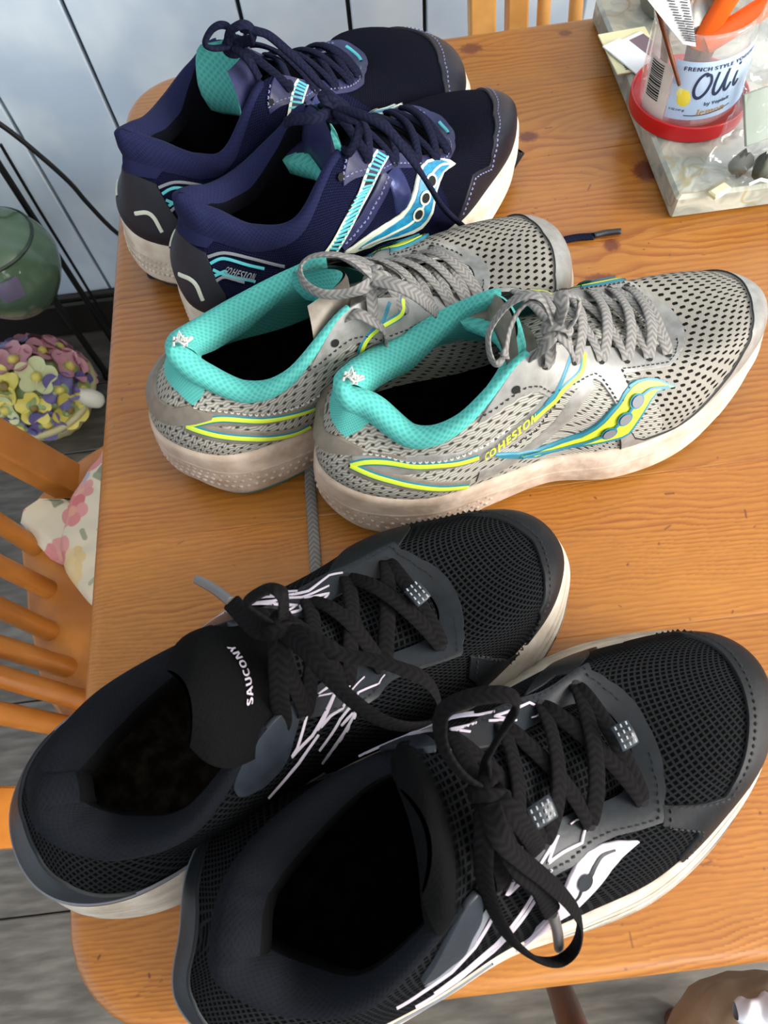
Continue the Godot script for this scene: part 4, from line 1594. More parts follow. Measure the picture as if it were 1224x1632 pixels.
func near_side() -> void:
	# a stool just under the near edge carries a bag
	var o := thing("wooden_stool", "dark wooden stool under the tan bag below the table's near edge", "stool", Vector3(0.19, 0, 0.19))
	place("seat", slab([Vector2(0.0, -0.04), Vector2(0.12, -0.05), Vector2(0.15, 0.02), Vector2(0.12, 0.13), Vector2(0.0, 0.12), Vector2(-0.02, 0.05)], TABLE - 0.33, TABLE - 0.30, 0.01), M.brown_wood, o)
	for x in [0.06, 0.12]:
		for z in [0.03, 0.13]:
			place("leg", rod(PackedVector3Array([Vector3(x, TABLE - 0.32, z), Vector3(x * 1.3, 0, z * 1.3)]), 0.017, 0.014, 14), M.brown_wood, o)
	var post := thing("wooden_rod", "brown wooden rod with a pale metal ring showing below the table's near edge", "rod", Vector3(0.07, 0, 0.16))
	var p := curve([up(0.1, -0.74, 0.06) - Vector3(0.07, 0, 0.16), up(0.088, -0.40, 0.112) - Vector3(0.07, 0, 0.16), up(0.078, -0.24, 0.132) - Vector3(0.07, 0, 0.16), up(0.074, -0.18, 0.146) - Vector3(0.07, 0, 0.16)], 24)
	place("shaft", rod(p, 0.010, 0.012, 16), M.brown_wood, post)
	place("collar_ring", rod(PackedVector3Array([p[18], p[19], p[20]]), 0.0135, 0.0135, 18), M.steel, post)
	# crumpled tan bag with a wrapped stick of sweets on it
	var bag := thing("paper_bag", "crumpled tan bag on the stool below the table's near right edge", "bag", up(0.21, -0.299, 0.17))
	var f := noise(9.0, 3, 61)
	var rows := []
	for j in 25:
		var row := PackedVector3Array()
		var v := j / 24.0
		for i in 48:
			var a := TAU * i / 48.0
			var r := 0.088 * pow(sin(PI * clampf(0.06 + v * 0.92, 0, 1)), 0.45) * (1.0 - 0.25 * v)
			var c := Vector3(cos(a) * r * 1.05, 0.09 * v, sin(a) * r * 0.85)
			c += Vector3(cos(a), 0.5, sin(a)) * 0.014 * f.get_noise_3d(c.x * 2.4, c.y * 2.4, c.z * 2.4) * (0.2 + v)
			c.y = maxf(c.y, 0.0)
			row.append(c)
		rows.append(row)
	place("bag_skin", sheet(rows, false, true), M.bag, bag)
	var stick := thing("wrapped_sweets", "white twisted sweet stick in red striped wrapping on the tan bag", "sweets", up(0.205, -0.20, 0.125))
	var sp := PackedVector3Array()
	var spr := []
	for i in 61:
		var u := i / 60.0
		var c := Vector3(-0.034 + 0.13 * u, 0.012 - 0.015 * u, -0.012 + 0.022 * u)
		var r := 0.0095 + 0.0022 * sin(u * 44.0)
		if u < 0.1:
			r *= 0.5 + u * 5.0
		var row := PackedVector3Array()
		for k in 20:
			var a := TAU * k / 20.0
			var e := r * (1.0 + 0.12 * sin(a * 3.0 + u * 50.0))
			row.append(c + Vector3(sin(a) * e * -0.17, cos(a) * e, sin(a) * e))
		spr.append(row)
	place("wrapper", sheet(spr, true, true), M.wrap_white, stick)
	var stripes := []
	for n in 3:
		var pts := []
		for i in 9:
			var u := 0.22 + n * 0.25 + i * 0.008
			var a := -0.6 + i * 0.28
			var c := Vector3(-0.034 + 0.13 * u, 0.012 - 0.015 * u, -0.012 + 0.022 * u)
			pts.append(c + Vector3(0, cos(a), sin(a)) * 0.0128)
		var path := curve(pts, 20)
		var ups := PackedVector3Array()
		for i in path.size():
			var a := -0.6 + 2.24 * i / (path.size() - 1)
			ups.append(Vector3(0, cos(a), sin(a)))
		stripes.append(ribbon(path, ups, 0.005, 0.0012))
	for s in stripes:
		place("red_stripe", s, M.red_print, stick)

# ---------------------------------------------------------------- iron rack and the ceramics on it
func rack() -> void:
	var o := thing("plant_rack", "black wrought iron rack by the panelled wall carrying a green vase", "rack", Vector3(-0.62, 0, -0.86))
	var b := Vector3(-0.62, 0, -0.86)
	var legs := [Vector3(-0.519, 0, -0.889), Vector3(-0.500, 0, -0.947), Vector3(-0.80, 0, -0.80), Vector3(-0.79, 0, -0.98)]
	for i in 4:
		var l: Vector3 = legs[i] - b
		place("upright", rod(curve([l + Vector3(0, 0.006, 0), l + Vector3(0.0, 0.4, 0), l + Vector3(0.0, 0.8, 0), l + Vector3(-0.004, 1.2, 0)], 12), 0.0052 if i else 0.0062, 0.0050, 10), M.iron, o)
		place("foot", rod(PackedVector3Array([l + Vector3(0, 0.0, 0), l + Vector3(0, 0.012, 0)]), 0.010, 0.008, 12), M.iron, o)
	place("brace", rod(curve([Vector3(-0.503, TABLE - 0.312, -0.99) - b, Vector3(-0.506, TABLE - 0.425, -0.99) - b, Vector3(-0.507, TABLE - 0.547, -0.99) - b, Vector3(-0.507, 0.02, -0.985) - b], 12), 0.0026, 0.0026, 8), M.iron, o)
	place("scroll", rod(curve([Vector3(-0.53, TABLE - 0.19, -0.965) - b, Vector3(-0.477, TABLE - 0.269, -0.97) - b, Vector3(-0.450, TABLE - 0.32, -0.97) - b, Vector3(-0.428, TABLE - 0.373, -0.97) - b, Vector3(-0.418, TABLE - 0.415, -0.97) - b, Vector3(-0.397, TABLE - 0.479, -0.97) - b, Vector3(-0.36, TABLE - 0.53, -0.97) - b], 30), 0.0040, 0.0036, 10), M.iron, o)
	# wire shelf above the flower basket and the one under the vase
	var wires := []
	for s in [[Vector3(-0.70, 0.27, -0.72), Vector3(-0.50, 0.27, -0.905)], [Vector3(-0.72, 0.27, -0.77), Vector3(-0.50, 0.27, -0.945)], [Vector3(-0.80, 0.27, -0.80), Vector3(-0.519, 0.27, -0.889)], [Vector3(-0.79, 0.27, -0.98), Vector3(-0.500, 0.27, -0.947)]]:
		place("shelf_wire", rod(PackedVector3Array([s[0] - b, s[1] - b]), 0.0032, 0.0032, 8), M.iron, o)
	for s in [[Vector3(-0.80, 0.25, -0.80), Vector3(-0.519, 0.25, -0.889)], [Vector3(-0.79, 0.25, -0.98), Vector3(-0.50, 0.25, -0.947)], [Vector3(-0.70, 0.25, -0.832), Vector3(-0.69, 0.25, -0.965)], [Vector3(-0.58, 0.25, -0.87), Vector3(-0.57, 0.25, -0.955)], [Vector3(-0.64, 0.25, -0.851), Vector3(-0.63, 0.25, -0.96)]]:
		place("shelf_wire", rod(PackedVector3Array([s[0] - b, s[1] - b]), 0.0032, 0.0032, 8), M.iron, o)

func green_vase() -> void:
	var at := Vector3(-0.540, 0.2545, -0.862)
	var o := thing("ceramic_vase", "glossy green ceramic jug with a mauve patch standing on the iron rack", "vase", at)
	place("body", lathe(smooth_profile([Vector2(0.0, 0.0), Vector2(0.040, 0.0), Vector2(0.062, 0.02), Vector2(0.080, 0.055), Vector2(0.082, 0.085), Vector2(0.066, 0.120), Vector2(0.040, 0.138), Vector2(0.030, 0.148), Vector2(0.034, 0.160), Vector2(0.031, 0.162), Vector2(0.024, 0.15), Vector2(0.0, 0.145)], 60), 56), M.green_glaze, o)
	place("band", lathe([Vector2(0.0665, 0.1205), Vector2(0.0690, 0.119), Vector2(0.0700, 0.1165), Vector2(0.0685, 0.115)], 56), M.green_dark, o)
	var rows := []
	for j in 7:
		var row := PackedVector3Array()
		for i in 9:
			var a := lerpf(0.95, 1.45, i / 8.0)
			var h := lerpf(0.075, 0.105, j / 6.0)
			var r := 0.0828 - pow((h - 0.075) / 0.045, 2.0) * 0.014 + 0.0008 - 0.002 * pow(absf(i / 4.0 - 1.0), 6.0)
			row.append(Vector3(cos(a) * r, h, sin(a) * r))
		rows.append(row)
	place("mauve_patch", sheet(rows, false), M.mauve, o)
	var hp := curve([Vector3(-0.03, 0.15, 0.02), Vector3(-0.05, 0.18, 0.05), Vector3(-0.07, 0.16, 0.08), Vector3(-0.06, 0.10, 0.07)], 20)
	place("handle", rod(hp, 0.007, 0.006, 12), M.green_glaze, o)

func petal_flower(n: int, r: float, color: Material, heart: Material, parent: Node, at: Vector3, out: Vector3, spin: float, called := "flower") -> void:
	# one cup of overlapping petals with a stud of stamens
	var x := out.cross(Vector3(0.3, 1, 0.2)).normalized()
	var y := out.cross(x)
	var list := []
	for k in n:
		var a0 := TAU * k / n + spin
		var rows := []
		for j in 6:
			var v := j / 5.0
			var row := PackedVector3Array()
			for i in 7:
				var w := (i / 3.0 - 1.0)
				var half := (PI / n) * 1.25 * sin(PI * clampf(0.18 + v * 0.66, 0, 1))
				var a := a0 + w * half
				var q := (x * cos(a) + y * sin(a)) * r * v * (1.0 - 0.10 * w * w) + out * r * (0.10 + 0.42 * v * v - 0.22 * v * v * v + 0.05 * w * (1 if k % 2 else -1) + 0.03 * w * w)
				row.append(at + q)
			rows.append(row)
		list.append(sheet(rows, false))
		var low := []
		for row in rows:
			var s := PackedVector3Array()
			for p in row:
				s.append(p - out * r * 0.06)
			low.append(s)
		list.append(sheet(low, true))
	var f := place(called, join(list), color, parent)
	var h := place("flower_heart", lathe(smooth_profile([Vector2(0.0, 0.0), Vector2(0.24, 0.02), Vector2(0.26, 0.12), Vector2(0.15, 0.26), Vector2(0.0, 0.30)], 10), 12), heart, f)
	h.transform = Transform3D(Basis(x * r, out * r, y * -r), at + out * r * 0.08)

func flower_basket() -> void:
	var at := Vector3(-0.608, 0.0, -0.818)
	var o := thing("flower_basket", "ceramic basket of purple, pink and yellow flowers standing on the floor below the rack", "ornament", at)
	var rows := []
	for j in 20:
		var v := j / 19.0
		var row := PackedVector3Array()
		for i in 72:
			var a := TAU * i / 72.0
			var r := lerpf(0.050, 0.082, sin(v * PI * 0.5)) + 0.0012 * sin(i * PI * 0.5) + 0.0008 * sin(v * 30.0)
			row.append(Vector3(cos(a) * r, 0.055 * v, sin(a) * r))
		rows.append(row)
	place("woven_bowl", sheet(rows, false, true), M.cream_glaze, o)
	var rim := PackedVector3Array()
	for i in 48:
		var a := TAU * i / 48.0
		rim.append(Vector3(cos(a) * 0.084, 0.056, sin(a) * 0.084))
	place("rim_braid", rod(rim, 0.006, 0.006, 10, true), M.cream_glaze, o)
	place("mound", lathe(smooth_profile([Vector2(0.078, 0.05), Vector2(0.080, 0.075), Vector2(0.062, 0.105), Vector2(0.034, 0.122), Vector2(0.0, 0.127)], 16), 32), M.leaf_glaze, o)
	var r := RandomNumberGenerator.new()
	r.seed = 19
	var looks := [M.petal_yellow, M.petal_pink, M.petal_purple, M.petal_cream, M.petal_pink, M.petal_yellow, M.petal_lilac, M.petal_purple, M.petal_cream, M.petal_pink, M.petal_yellow]
	o.scale = Vector3(1.12, 1.25, 1.12)
	var n := 0
	for ring in [[0.0, 1], [0.55, 5], [1.0, 9], [1.38, 12]]:
		for k in ring[1]:
			var a: float = TAU * k / ring[1] + ring[0] * 1.3
			var e: float = ring[0]
			var dir := Vector3(sin(e) * cos(a), cos(e), sin(e) * sin(a)).normalized()
			var c := Vector3(dir.x * 0.076, 0.055 + dir.y * 0.072, dir.z * 0.076)
			var lookm: Material = looks[(n * 3 + ring[1]) % looks.size()]
			petal_flower(5, r.randf_range(0.026, 0.032), lookm, M.stamen if lookm != M.petal_yellow else M.stamen_brown, o, c, dir, r.randf() * TAU)
			if n % 2 == 0:
				var leaf_dir := (dir + Vector3(r.randf_range(-0.4, 0.4), 0, r.randf_range(-0.4, 0.4))).normalized()
				petal_flower(2, 0.020, M.leaf_glaze, M.leaf_glaze, o, Vector3(leaf_dir.x * 0.078, 0.055 + leaf_dir.y * 0.07, leaf_dir.z * 0.078), leaf_dir, r.randf() * TAU, "leaf")
			n += 1
	# a small white knob on its rim
	var bird := place("white_ornament", lathe(smooth_profile([Vector2(0, -0.016), Vector2(0.012, -0.012), Vector2(0.016, 0.0), Vector2(0.011, 0.013), Vector2(0, 0.017)], 16), 20), M.white_glaze, o)
	bird.transform = Transform3D(Basis(Vector3(0, 0, 1), 0.9) * Basis.from_scale(Vector3(0.9, 1.4, 0.9)), Vector3(0.085, 0.062, 0.030))

# ---------------------------------------------------------------- marble board, jar and what stands in it
func marble_and_jar() -> void:
	var slab_ := thing("marble_board", "grey veined white marble board with a chipped edge at the table's right", "board", up(0.36, 0, -0.47))
	place("stone", box(Vector3(0, 0.0095, 0), Vector3(0.305, 0.018, 0.222), 0.0022), M.marble, slab_)
	place("rubber_foot", join([box(Vector3(-0.13, 0.0006, -0.09), Vector3(0.01, 0.0012, 0.01), 0.0003), box(Vector3(0.13, 0.0006, -0.09), Vector3(0.01, 0.0012, 0.01), 0.0003), box(Vector3(-0.13, 0.0006, 0.09), Vector3(0.01, 0.0012, 0.01), 0.0003), box(Vector3(0.13, 0.0006, 0.09), Vector3(0.01, 0.0012, 0.01), 0.0003)]), M.hole, slab_).set_meta("kind", "stuff")
	var base := up(0.237, 0.0186, -0.444)
	var lid := thing("red_lid", "shallow red plastic lid under the glass jar on the marble board", "lid", base)
	place("rim", lathe([Vector2(0.0, 0.0), Vector2(0.0375, 0.0), Vector2(0.0386, 0.001), Vector2(0.0392, 0.0108), Vector2(0.0387, 0.0118), Vector2(0.0374, 0.0114), Vector2(0.0368, 0.0030), Vector2(0.0, 0.0026)], 64), M.red_plastic, lid)
	var jb := base + Vector3(0, 0.0032, 0)
	var jar := thing("glass_jar", "small clear glass yogurt jar with a pale blue label holding spoons and scissors", "jar", jb)
	jar.rotation.z = 0.09
	jar.position.y += 0.0026
	var outer := [Vector2(0.0, 0.0), Vector2(0.027, 0.0), Vector2(0.0315, 0.0022), Vector2(0.0330, 0.007), Vector2(0.0329, 0.020), Vector2(0.0323, 0.040), Vector2(0.0314, 0.052), Vector2(0.0311, 0.0560), Vector2(0.0322, 0.0582), Vector2(0.0326, 0.0604), Vector2(0.0318, 0.0624), Vector2(0.0303, 0.0620)]
	var inner := [Vector2(0.0294, 0.056), Vector2(0.0300, 0.040), Vector2(0.0306, 0.012), Vector2(0.027, 0.0052), Vector2(0.0, 0.0046)]
	place("glass", lathe(outer + inner, 72), M.glass, jar)
	# the label goes round the front
	var label := place("label", jar_patch(-0.48, 1.45, 0.0085, 0.0465, 0.0004, 40), M.label_blue, jar)
	place("barcode_panel", jar_patch(-1.15, -0.50, 0.0045, 0.0415, 0.0004, 16), M.label_clear, jar)
	var bars := []
	var r := RandomNumberGenerator.new()
	r.seed = 3
	var y := 0.016
	while y < 0.040:
		var w := r.randf_range(0.0004, 0.0013)
		bars.append(jar_patch(-1.06, -0.70, y, y + w, 0.0007, 6))
		y += w + r.randf_range(0.0004, 0.0009)
	place("barcode_bar", join(bars), M.hole, jar).set_meta("kind", "stuff")
	jar_text(label, "FRENCH STYLE YOGURT", -0.30, 1.22, 0.0422, 0.0024, M.ink_navy, false)
	jar_text(label, "by Yoplait", 0.22, 0.72, 0.0188, 0.0032, M.ink_navy, false)
	jar_text(label, "lemon", 0.10, 0.66, 0.0138, 0.0040, M.ink_gold, true)
	jar_text(label, "5 OZ (141 g)", -0.42, -0.12, 0.0150, 0.0018, M.ink_navy, false)
	# the big word, drawn with a brush
	for s in [
		[[0.20, 0.0378], [0.13, 0.0392], [0.03, 0.0362], [-0.03, 0.0300], [0.0, 0.0250], [0.09, 0.0236], [0.20, 0.0272], [0.26, 0.0335], [0.22, 0.0380], [0.14, 0.0376]],
		[[0.38, 0.0392], [0.34, 0.0320], [0.345, 0.0262], [0.41, 0.0248], [0.49, 0.0290], [0.56, 0.0375]],
		[[0.58, 0.0395], [0.545, 0.0320], [0.555, 0.0266], [0.61, 0.0256], [0.68, 0.0296]],
		[[0.79, 0.0352], [0.755, 0.0305], [0.765, 0.0266], [0.81, 0.0260], [0.86, 0.0288]],
	]:
		place("brush_letter", jar_line(s, 0.0023), M.ink_navy, label)
	place("brush_dot", jar_line([[0.815, 0.0402], [0.82, 0.0386]], 0.0024), M.ink_navy, label)
	place("underline", jar_line([[-0.12, 0.0118], [0.1, 0.0116], [0.4, 0.0120], [0.78, 0.0136]], 0.0005), M.ink_navy, label)
	place("lemon_print", jar_blot(-0.18, 0.0225, 0.0044, 0.0056, 0.0006), M.lemon, label)
	place("lemon_print", jar_blot(-0.27, 0.0262, 0.0028, 0.0030, 0.0005), M.lemon_pale, label)
	# what stands in the jar
	var stick := thing("brown_stick", "thin brown stick leaning in front of the glass jar's label", "stick", jb)
	place("shaft", rod(curve([Vector3(-0.057, 0.096, 0.018), Vector3(-0.041, 0.066, 0.022), Vector3(-0.029, 0.044, 0.0262), Vector3(-0.023, 0.033, 0.0275)], 16), 0.0016, 0.0010, 8), M.brown_wood, stick)
	var tilt := [[-0.006, 0.002, -0.05, 0.02], [0.006, -0.012, 0.05, -0.13], [-0.012, -0.012, -0.10, -0.06]]
	for k in 3:
		var t: Array = tilt[k]
		var sp := thing("teaspoon", ["steel teaspoon in the jar, its bowl up beside the orange scissors", "steel teaspoon at the back of the jar behind the scissors", "steel teaspoon standing in the jar behind the white price tag"][k], "spoon", jb + Vector3(0, 0.006, 0), 0.0, "teaspoons in the glass jar")
		var a := Vector3(t[0] * 1.2, 0.0, t[1] * 1.2)
		var e := Vector3(t[0] * 1.2 + t[2] * 0.12, 0.048 + 0.010 * k, t[1] * 1.2 + t[3] * 0.12)
		place("handle", ribbon(curve([a, a.lerp(e, 0.5), e], 12), PackedVector3Array([Vector3(0, 0, 1)]), 0.0055, 0.0014), M.steel, sp)
		var d := (e - a).normalized()
		var rows := []
		var x := d.cross(Vector3(0, 0.2, 1)).normalized()
		var n := x.cross(d)
		for j in 13:
			var v := j / 12.0
			var row := PackedVector3Array()
			for i in 11:
				var w := i / 5.0 - 1.0
				var half := 0.0125 * sqrt(maxf(sin(PI * clampf(0.04 + 0.95 * v, 0, 1)), 0.0)) * (1.0 - 0.2 * v)
				row.append(e + d * 0.036 * v + x * w * half + n * (0.0055 * (w * w - 1.0) * sin(PI * v)))
			rows.append(row)
		var back := []
		for row in rows:
			var s2 := PackedVector3Array()
			for p in row:
				s2.append(p - n * 0.0010)
			back.append(s2)
		place("bowl", join([sheet(rows, false), sheet(back, true)]), M.steel, sp)
	var sc := thing("scissors", "scissors with bright orange plastic handles standing in the glass jar", "scissors", jb + Vector3(0.008, 0.006, 0))
	for k in 2:
		var a := Vector3(-0.012 + 0.004 * k, 0.0, -0.004)
		var m1 := Vector3(-0.014, 0.040, 0.006) if k == 0 else Vector3(-0.008, 0.042, 0.009)
		place("blade", bar(a, m1, 0.009, 0.0014, Vector3(0, 0.1, 1), 0.0004), M.steel, sc)
		var e := m1 + (Vector3(0.014, 0.044, 0.0) if k == 0 else Vector3(0.046, 0.030, 0.002))
		place("handle_shank", ribbon(curve([m1 - (e - m1) * 0.10, m1, m1.lerp(e, 0.5), e], 16), PackedVector3Array([Vector3(-0.1, 0.4, 1)]), 0.0135, 0.0080), M.orange_plastic, sc)
		var loop := PackedVector3Array()
		var d := (e - m1).normalized()
		var xx := d.cross(Vector3(-0.1, 0.4, 1)).normalized()
		for i in 32:
			var w := TAU * i / 32.0
			loop.append(e + d * (0.018 + 0.022 * cos(w)) + xx * 0.015 * sin(w))
		place("handle_loop", rod(loop, 0.0052, 0.0052, 12, true), M.orange_plastic, sc)
	# a price tag tucked into the front of the jar
	var tag_ := thing("paper_tag", "white printed paper tag sticking out of the front of the jar", "tag", jb)
	var tr := []
	var tb := []
	for j in 9:
		var v := j / 8.0
		var row := PackedVector3Array()
		var row2 := PackedVector3Array()
		for i in 5:
			var w := i / 4.0 - 0.5
			var c := Vector3(-0.030, 0.061, 0.030).lerp(Vector3(-0.022, 0.0590, 0.031), w + 0.5).lerp(Vector3(-0.070, 0.100, 0.026).lerp(Vector3(-0.036, 0.092, 0.024), w + 0.5), v) + Vector3(0, 0, 0.002 * sin(v * 3.0))
			row.append(c)
			row2.append(c - Vector3(0, -0.0002, 0.0005))
		tr.append(row)
		tb.append(row2)
	place("paper", join([sheet(tr, false), sheet(tb, true)]), M.paper, tag_)
	var print_ := []
	for j in 18:
		for i in 2:
			var v := 0.10 + 0.042 * j
			var c := Vector3(-0.030, 0.061, 0.030).lerp(Vector3(-0.022, 0.0590, 0.031), 0.85 - 0.3 * i).lerp(Vector3(-0.070, 0.100, 0.026).lerp(Vector3(-0.036, 0.092, 0.024), 0.85 - 0.3 * i), v) + Vector3(0, 0.0002, 0.0006 + 0.002 * sin(v * 3.0))
			var along_ := Vector3(0.0030, -0.0008, -0.0002) * (0.6 + 0.4 * fmod(j * 0.37, 1.0))
			print_.append(bar(c - along_, c + along_, 0.0007, 0.0003, Vector3(0, 0.2, 1), 0.0001))
	place("print_line", join(print_), M.ink_grey, tag_).set_meta("kind", "stuff")
	# cards and packets lying on the board behind the jar
	var cards := [["yellow_card", "cream card with small dark print lying under the white packet on the marble", "card", Vector3(0.2165, 0.0186, -0.510), 0.06, Vector2(0.036, 0.048), M.cream_paper], ["paper_packet", "white folded packet lying slanted across the cream card behind the jar", "packet", Vector3(0.213, 0.0206, -0.497), 0.42, Vector2(0.016, 0.048), M.paper], ["paper_packet", "white packet with a mauve picture between the white folded packet and the jar", "packet", Vector3(0.227, 0.0196, -0.503), 0.42, Vector2(0.022, 0.046), M.paper]]
	for c in cards:
		var o := thing(c[0], c[1], c[2], TABLE * Vector3.UP + c[3], c[4])
		place("card", box(Vector3(0, 0.0007, 0), Vector3(c[5].x, 0.0012, c[5].y), 0.0003), c[6], o)
		if c[0] == "yellow_card":
			var p := []
			for i in 9:
				for j in 2:
					p.append(box(Vector3(-0.009 + j * 0.006, 0.00145, 0.003 + i * 0.0022), Vector3(0.0045, 0.0002, 0.0011), 0.00005))
			place("print_line", join(p), M.ink_grey, o).set_meta("kind", "stuff")
		elif c[1].contains("mauve"):
			place("picture", box(Vector3(0.004, 0.0014, -0.004), Vector3(0.013, 0.0003, 0.03), 0.0001), M.mauve_print, o)
	var dish := thing("grey_dish", "grey stoneware dish standing on the marble board behind the cards", "dish", up(0.262, 0.0186, -0.556))
	place("bowl", lathe([Vector2(0, 0), Vector2(0.022, 0.0), Vector2(0.026, 0.002), Vector2(0.034, 0.022), Vector2(0.036, 0.034), Vector2(0.0345, 0.0345), Vector2(0.032, 0.022), Vector2(0.022, 0.004), Vector2(0, 0.003)], 48), M.stoneware, dish)
	plastic_bag()

func jar_radius(h: float) -> float:
	return lerpf(0.0330, 0.0313, clampf((h - 0.007) / 0.045, 0, 1))

func jar_point(a: float, h: float, lift: float) -> Vector3:
	# a = 0 faces the front left, growing to the right
	var w := a - 0.32
	var r := jar_radius(h) + lift
	return Vector3(sin(w) * r, h, cos(w) * r)

func jar_patch(a0: float, a1: float, h0: float, h1: float, lift: float, n: int) -> ArrayMesh:
	var rows := []
	for j in 5:
		var row := PackedVector3Array()
		for i in n + 1:
			row.append(jar_point(lerpf(a0, a1, float(i) / n), lerpf(h0, h1, j / 4.0), lift))
		rows.append(row)
	return sheet(rows, true)

func jar_line(path: Array, width: float) -> ArrayMesh:
	var q := []
	for p in path:
		q.append(Vector3(p[0], p[1], 0))
	var c := curve(q, q.size() * 6)
	var pos := PackedVector3Array()
	var nor := PackedVector3Array()
	var run := PackedFloat32Array()
	for i in c.size():
		pos.append(jar_point(c[i].x, c[i].y, 0.0008))
		var n := jar_point(c[i].x, c[i].y, 1.0) - jar_point(c[i].x, c[i].y, 0.0)
		nor.append(n.normalized())
		run.append(run[i - 1] + pos[i].distance_to(pos[i - 1]) if i else 0.0)
	return stripe(pos, nor, run, width, 0, 0, 0.25)

func jar_blot(a: float, h: float, rx: float, ry: float, lift: float) -> ArrayMesh:
	var rows := []
	for j in 4:
		var row := PackedVector3Array()
		for i in 24:
			var w := TAU * i / 24.0
			var k := j / 3.0
			row.append(jar_point(a + cos(w) * rx * k / 0.035, h + sin(w) * ry * k * (1.0 + 0.15 * sin(w)), lift + 0.0002 * (1.0 - k)))
		rows.append(row)
	return sheet(rows, false, true)

func jar_text(parent: Node, text: String, a0: float, a1: float, h: float, size: float, m: Material, script: bool) -> void:
	var font := SystemFont.new()
	font.font_names = PackedStringArray(["Droid Serif" if script else "Droid Sans"])
	font.font_italic = script
	font.font_weight = 700
	var t := TextMesh.new()
	t.font = font
	t.text = text
	t.font_size = 32
	t.pixel_size = 0.01
	t.depth = 0.0
	t.curve_step = 2.0
	var a := t.surface_get_arrays(0)
	var v: PackedVector3Array = a[Mesh.ARRAY_VERTEX]
	var idx: PackedInt32Array = a[Mesh.ARRAY_INDEX] if a[Mesh.ARRAY_INDEX] != null else PackedInt32Array(range(v.size()))
	var lo := v[0]
	var hi := v[0]
	for p in v:
		lo = lo.min(p)
		hi = hi.max(p)
	var out := PackedVector3Array()
	var nn := PackedVector3Array()
	for p in v:
		var y := (p.y - lo.y) / (hi.y - lo.y)
		var x := (p.x - lo.x) / (hi.x - lo.x)
		var w := lerpf(a0, a1, x) + (0.02 * y if script else 0.0)
		out.append(jar_point(w, h + (y - 0.5) * size, 0.0007))
		nn.append((jar_point(w, h, 1.0) - jar_point(w, h, 0.0)).normalized())
	place("lettering", finish(out, idx, PackedVector2Array(), false, nn), m, parent)

func plastic_bag() -> void:
	var at := up(0.289, 0.0188, -0.397)
	var o := thing("plastic_bag", "clear crinkled plastic bag of papers leaning right of the glass jar on the marble", "bag", at)
	var f := noise(1.0, 3, 71)
	var rows := []
	for j in 41:
		var v := j / 40.0
		var row := PackedVector3Array()
		for i in 64:
			var a := TAU * i / 64.0
			var wide := lerpf(0.050, 0.034, v)
			var deep := lerpf(0.026, 0.006, pow(v, 0.7)) * (0.35 + 0.65 * smoothstep(0.0, 0.15, v))
			var c := Vector3(cos(a) * wide, 0.096 * v, sin(a) * deep + 0.024 - 0.055 * v)
			c.x += 0.014 * (1.0 - v) * (1.0 if cos(a) < 0 else 0.0) * -1.0 * smoothstep(0.4, 0.0, v)
			var n := f.get_noise_3d(c.x * 60.0, c.y * 60.0, c.z * 60.0)
			c += Vector3(cos(a) * 0.4, 0.0, sin(a)) * 0.006 * (absf(n) * 2.0 - 0.4)
			c.y = maxf(c.y, 0.0004)
			row.append(c)
		rows.append(row)
	place("film", sheet(rows, false, true), M.film, o)
	# the seal along its foot
	var seal := PackedVector3Array()
	for i in 15:
		seal.append(Vector3(-0.042 + 0.007 * i, 0.010 + 0.002 * sin(i * 2.1), 0.045 + 0.001 * cos(i * 1.7)))
	place("seal", ribbon(seal, PackedVector3Array([Vector3(0, 0.3, 1)]), 0.0022, 0.0006), M.film_bright, o)
	var inside := [["paper_slip", "white printed slip inside the clear plastic bag", Vector3(-0.002, 0.036, 0.000), Vector3(0.024, 0.0008, 0.036), M.slip], ["green_sachet", "pale green sachet inside the clear plastic bag", Vector3(-0.030, 0.030, 0.010), Vector3(0.022, 0.0030, 0.030), M.sachet]]
	for s in inside:
		var q := thing(s[0], s[1], "paper" if s[0] == "paper_slip" else "sachet", at + s[2])
		place("sheet", box(Vector3.ZERO, s[3], 0.0004, Basis(Vector3(1, 0, 0), 1.0) * Basis(Vector3(0, 1, 0), 0.5 if s[0] == "paper_slip" else 0.2)), s[4], q)
	for k in 9:
		var c := Vector3(-0.040 + 0.010 * k, 0.007 + 0.003 * (k % 2), 0.026 + 0.004 * ((k * 5) % 3))
		var q := thing("dried_leaf", "crumpled grey-green dried leaf lying in the foot of the clear plastic bag", "leaf", at + c, 0.9 * k, "dried leaves in the plastic bag")
		var lr := []
		for j in 5:
			var row := PackedVector3Array()
			for i in 9:
				var w := TAU * i / 8.0
				row.append(Vector3(cos(w) * 0.0085 * sin(PI * (0.1 + 0.2 * j)), 0.004 * j - 0.006 + 0.002 * sin(w * 3.0), sin(w) * 0.006 * sin(PI * (0.1 + 0.2 * j))))
			lr.append(row)
		place("blade", sheet(lr, false), M.leaf_dry, q)
	var chip := thing("wood_chip", "small cream chip at the left foot of the clear plastic bag", "chip", at + Vector3(-0.056, 0.0002, 0.040), 0.5)
	place("chip", box(Vector3(0, 0.002, 0), Vector3(0.014, 0.004, 0.007), 0.001), M.cream_paper, chip)

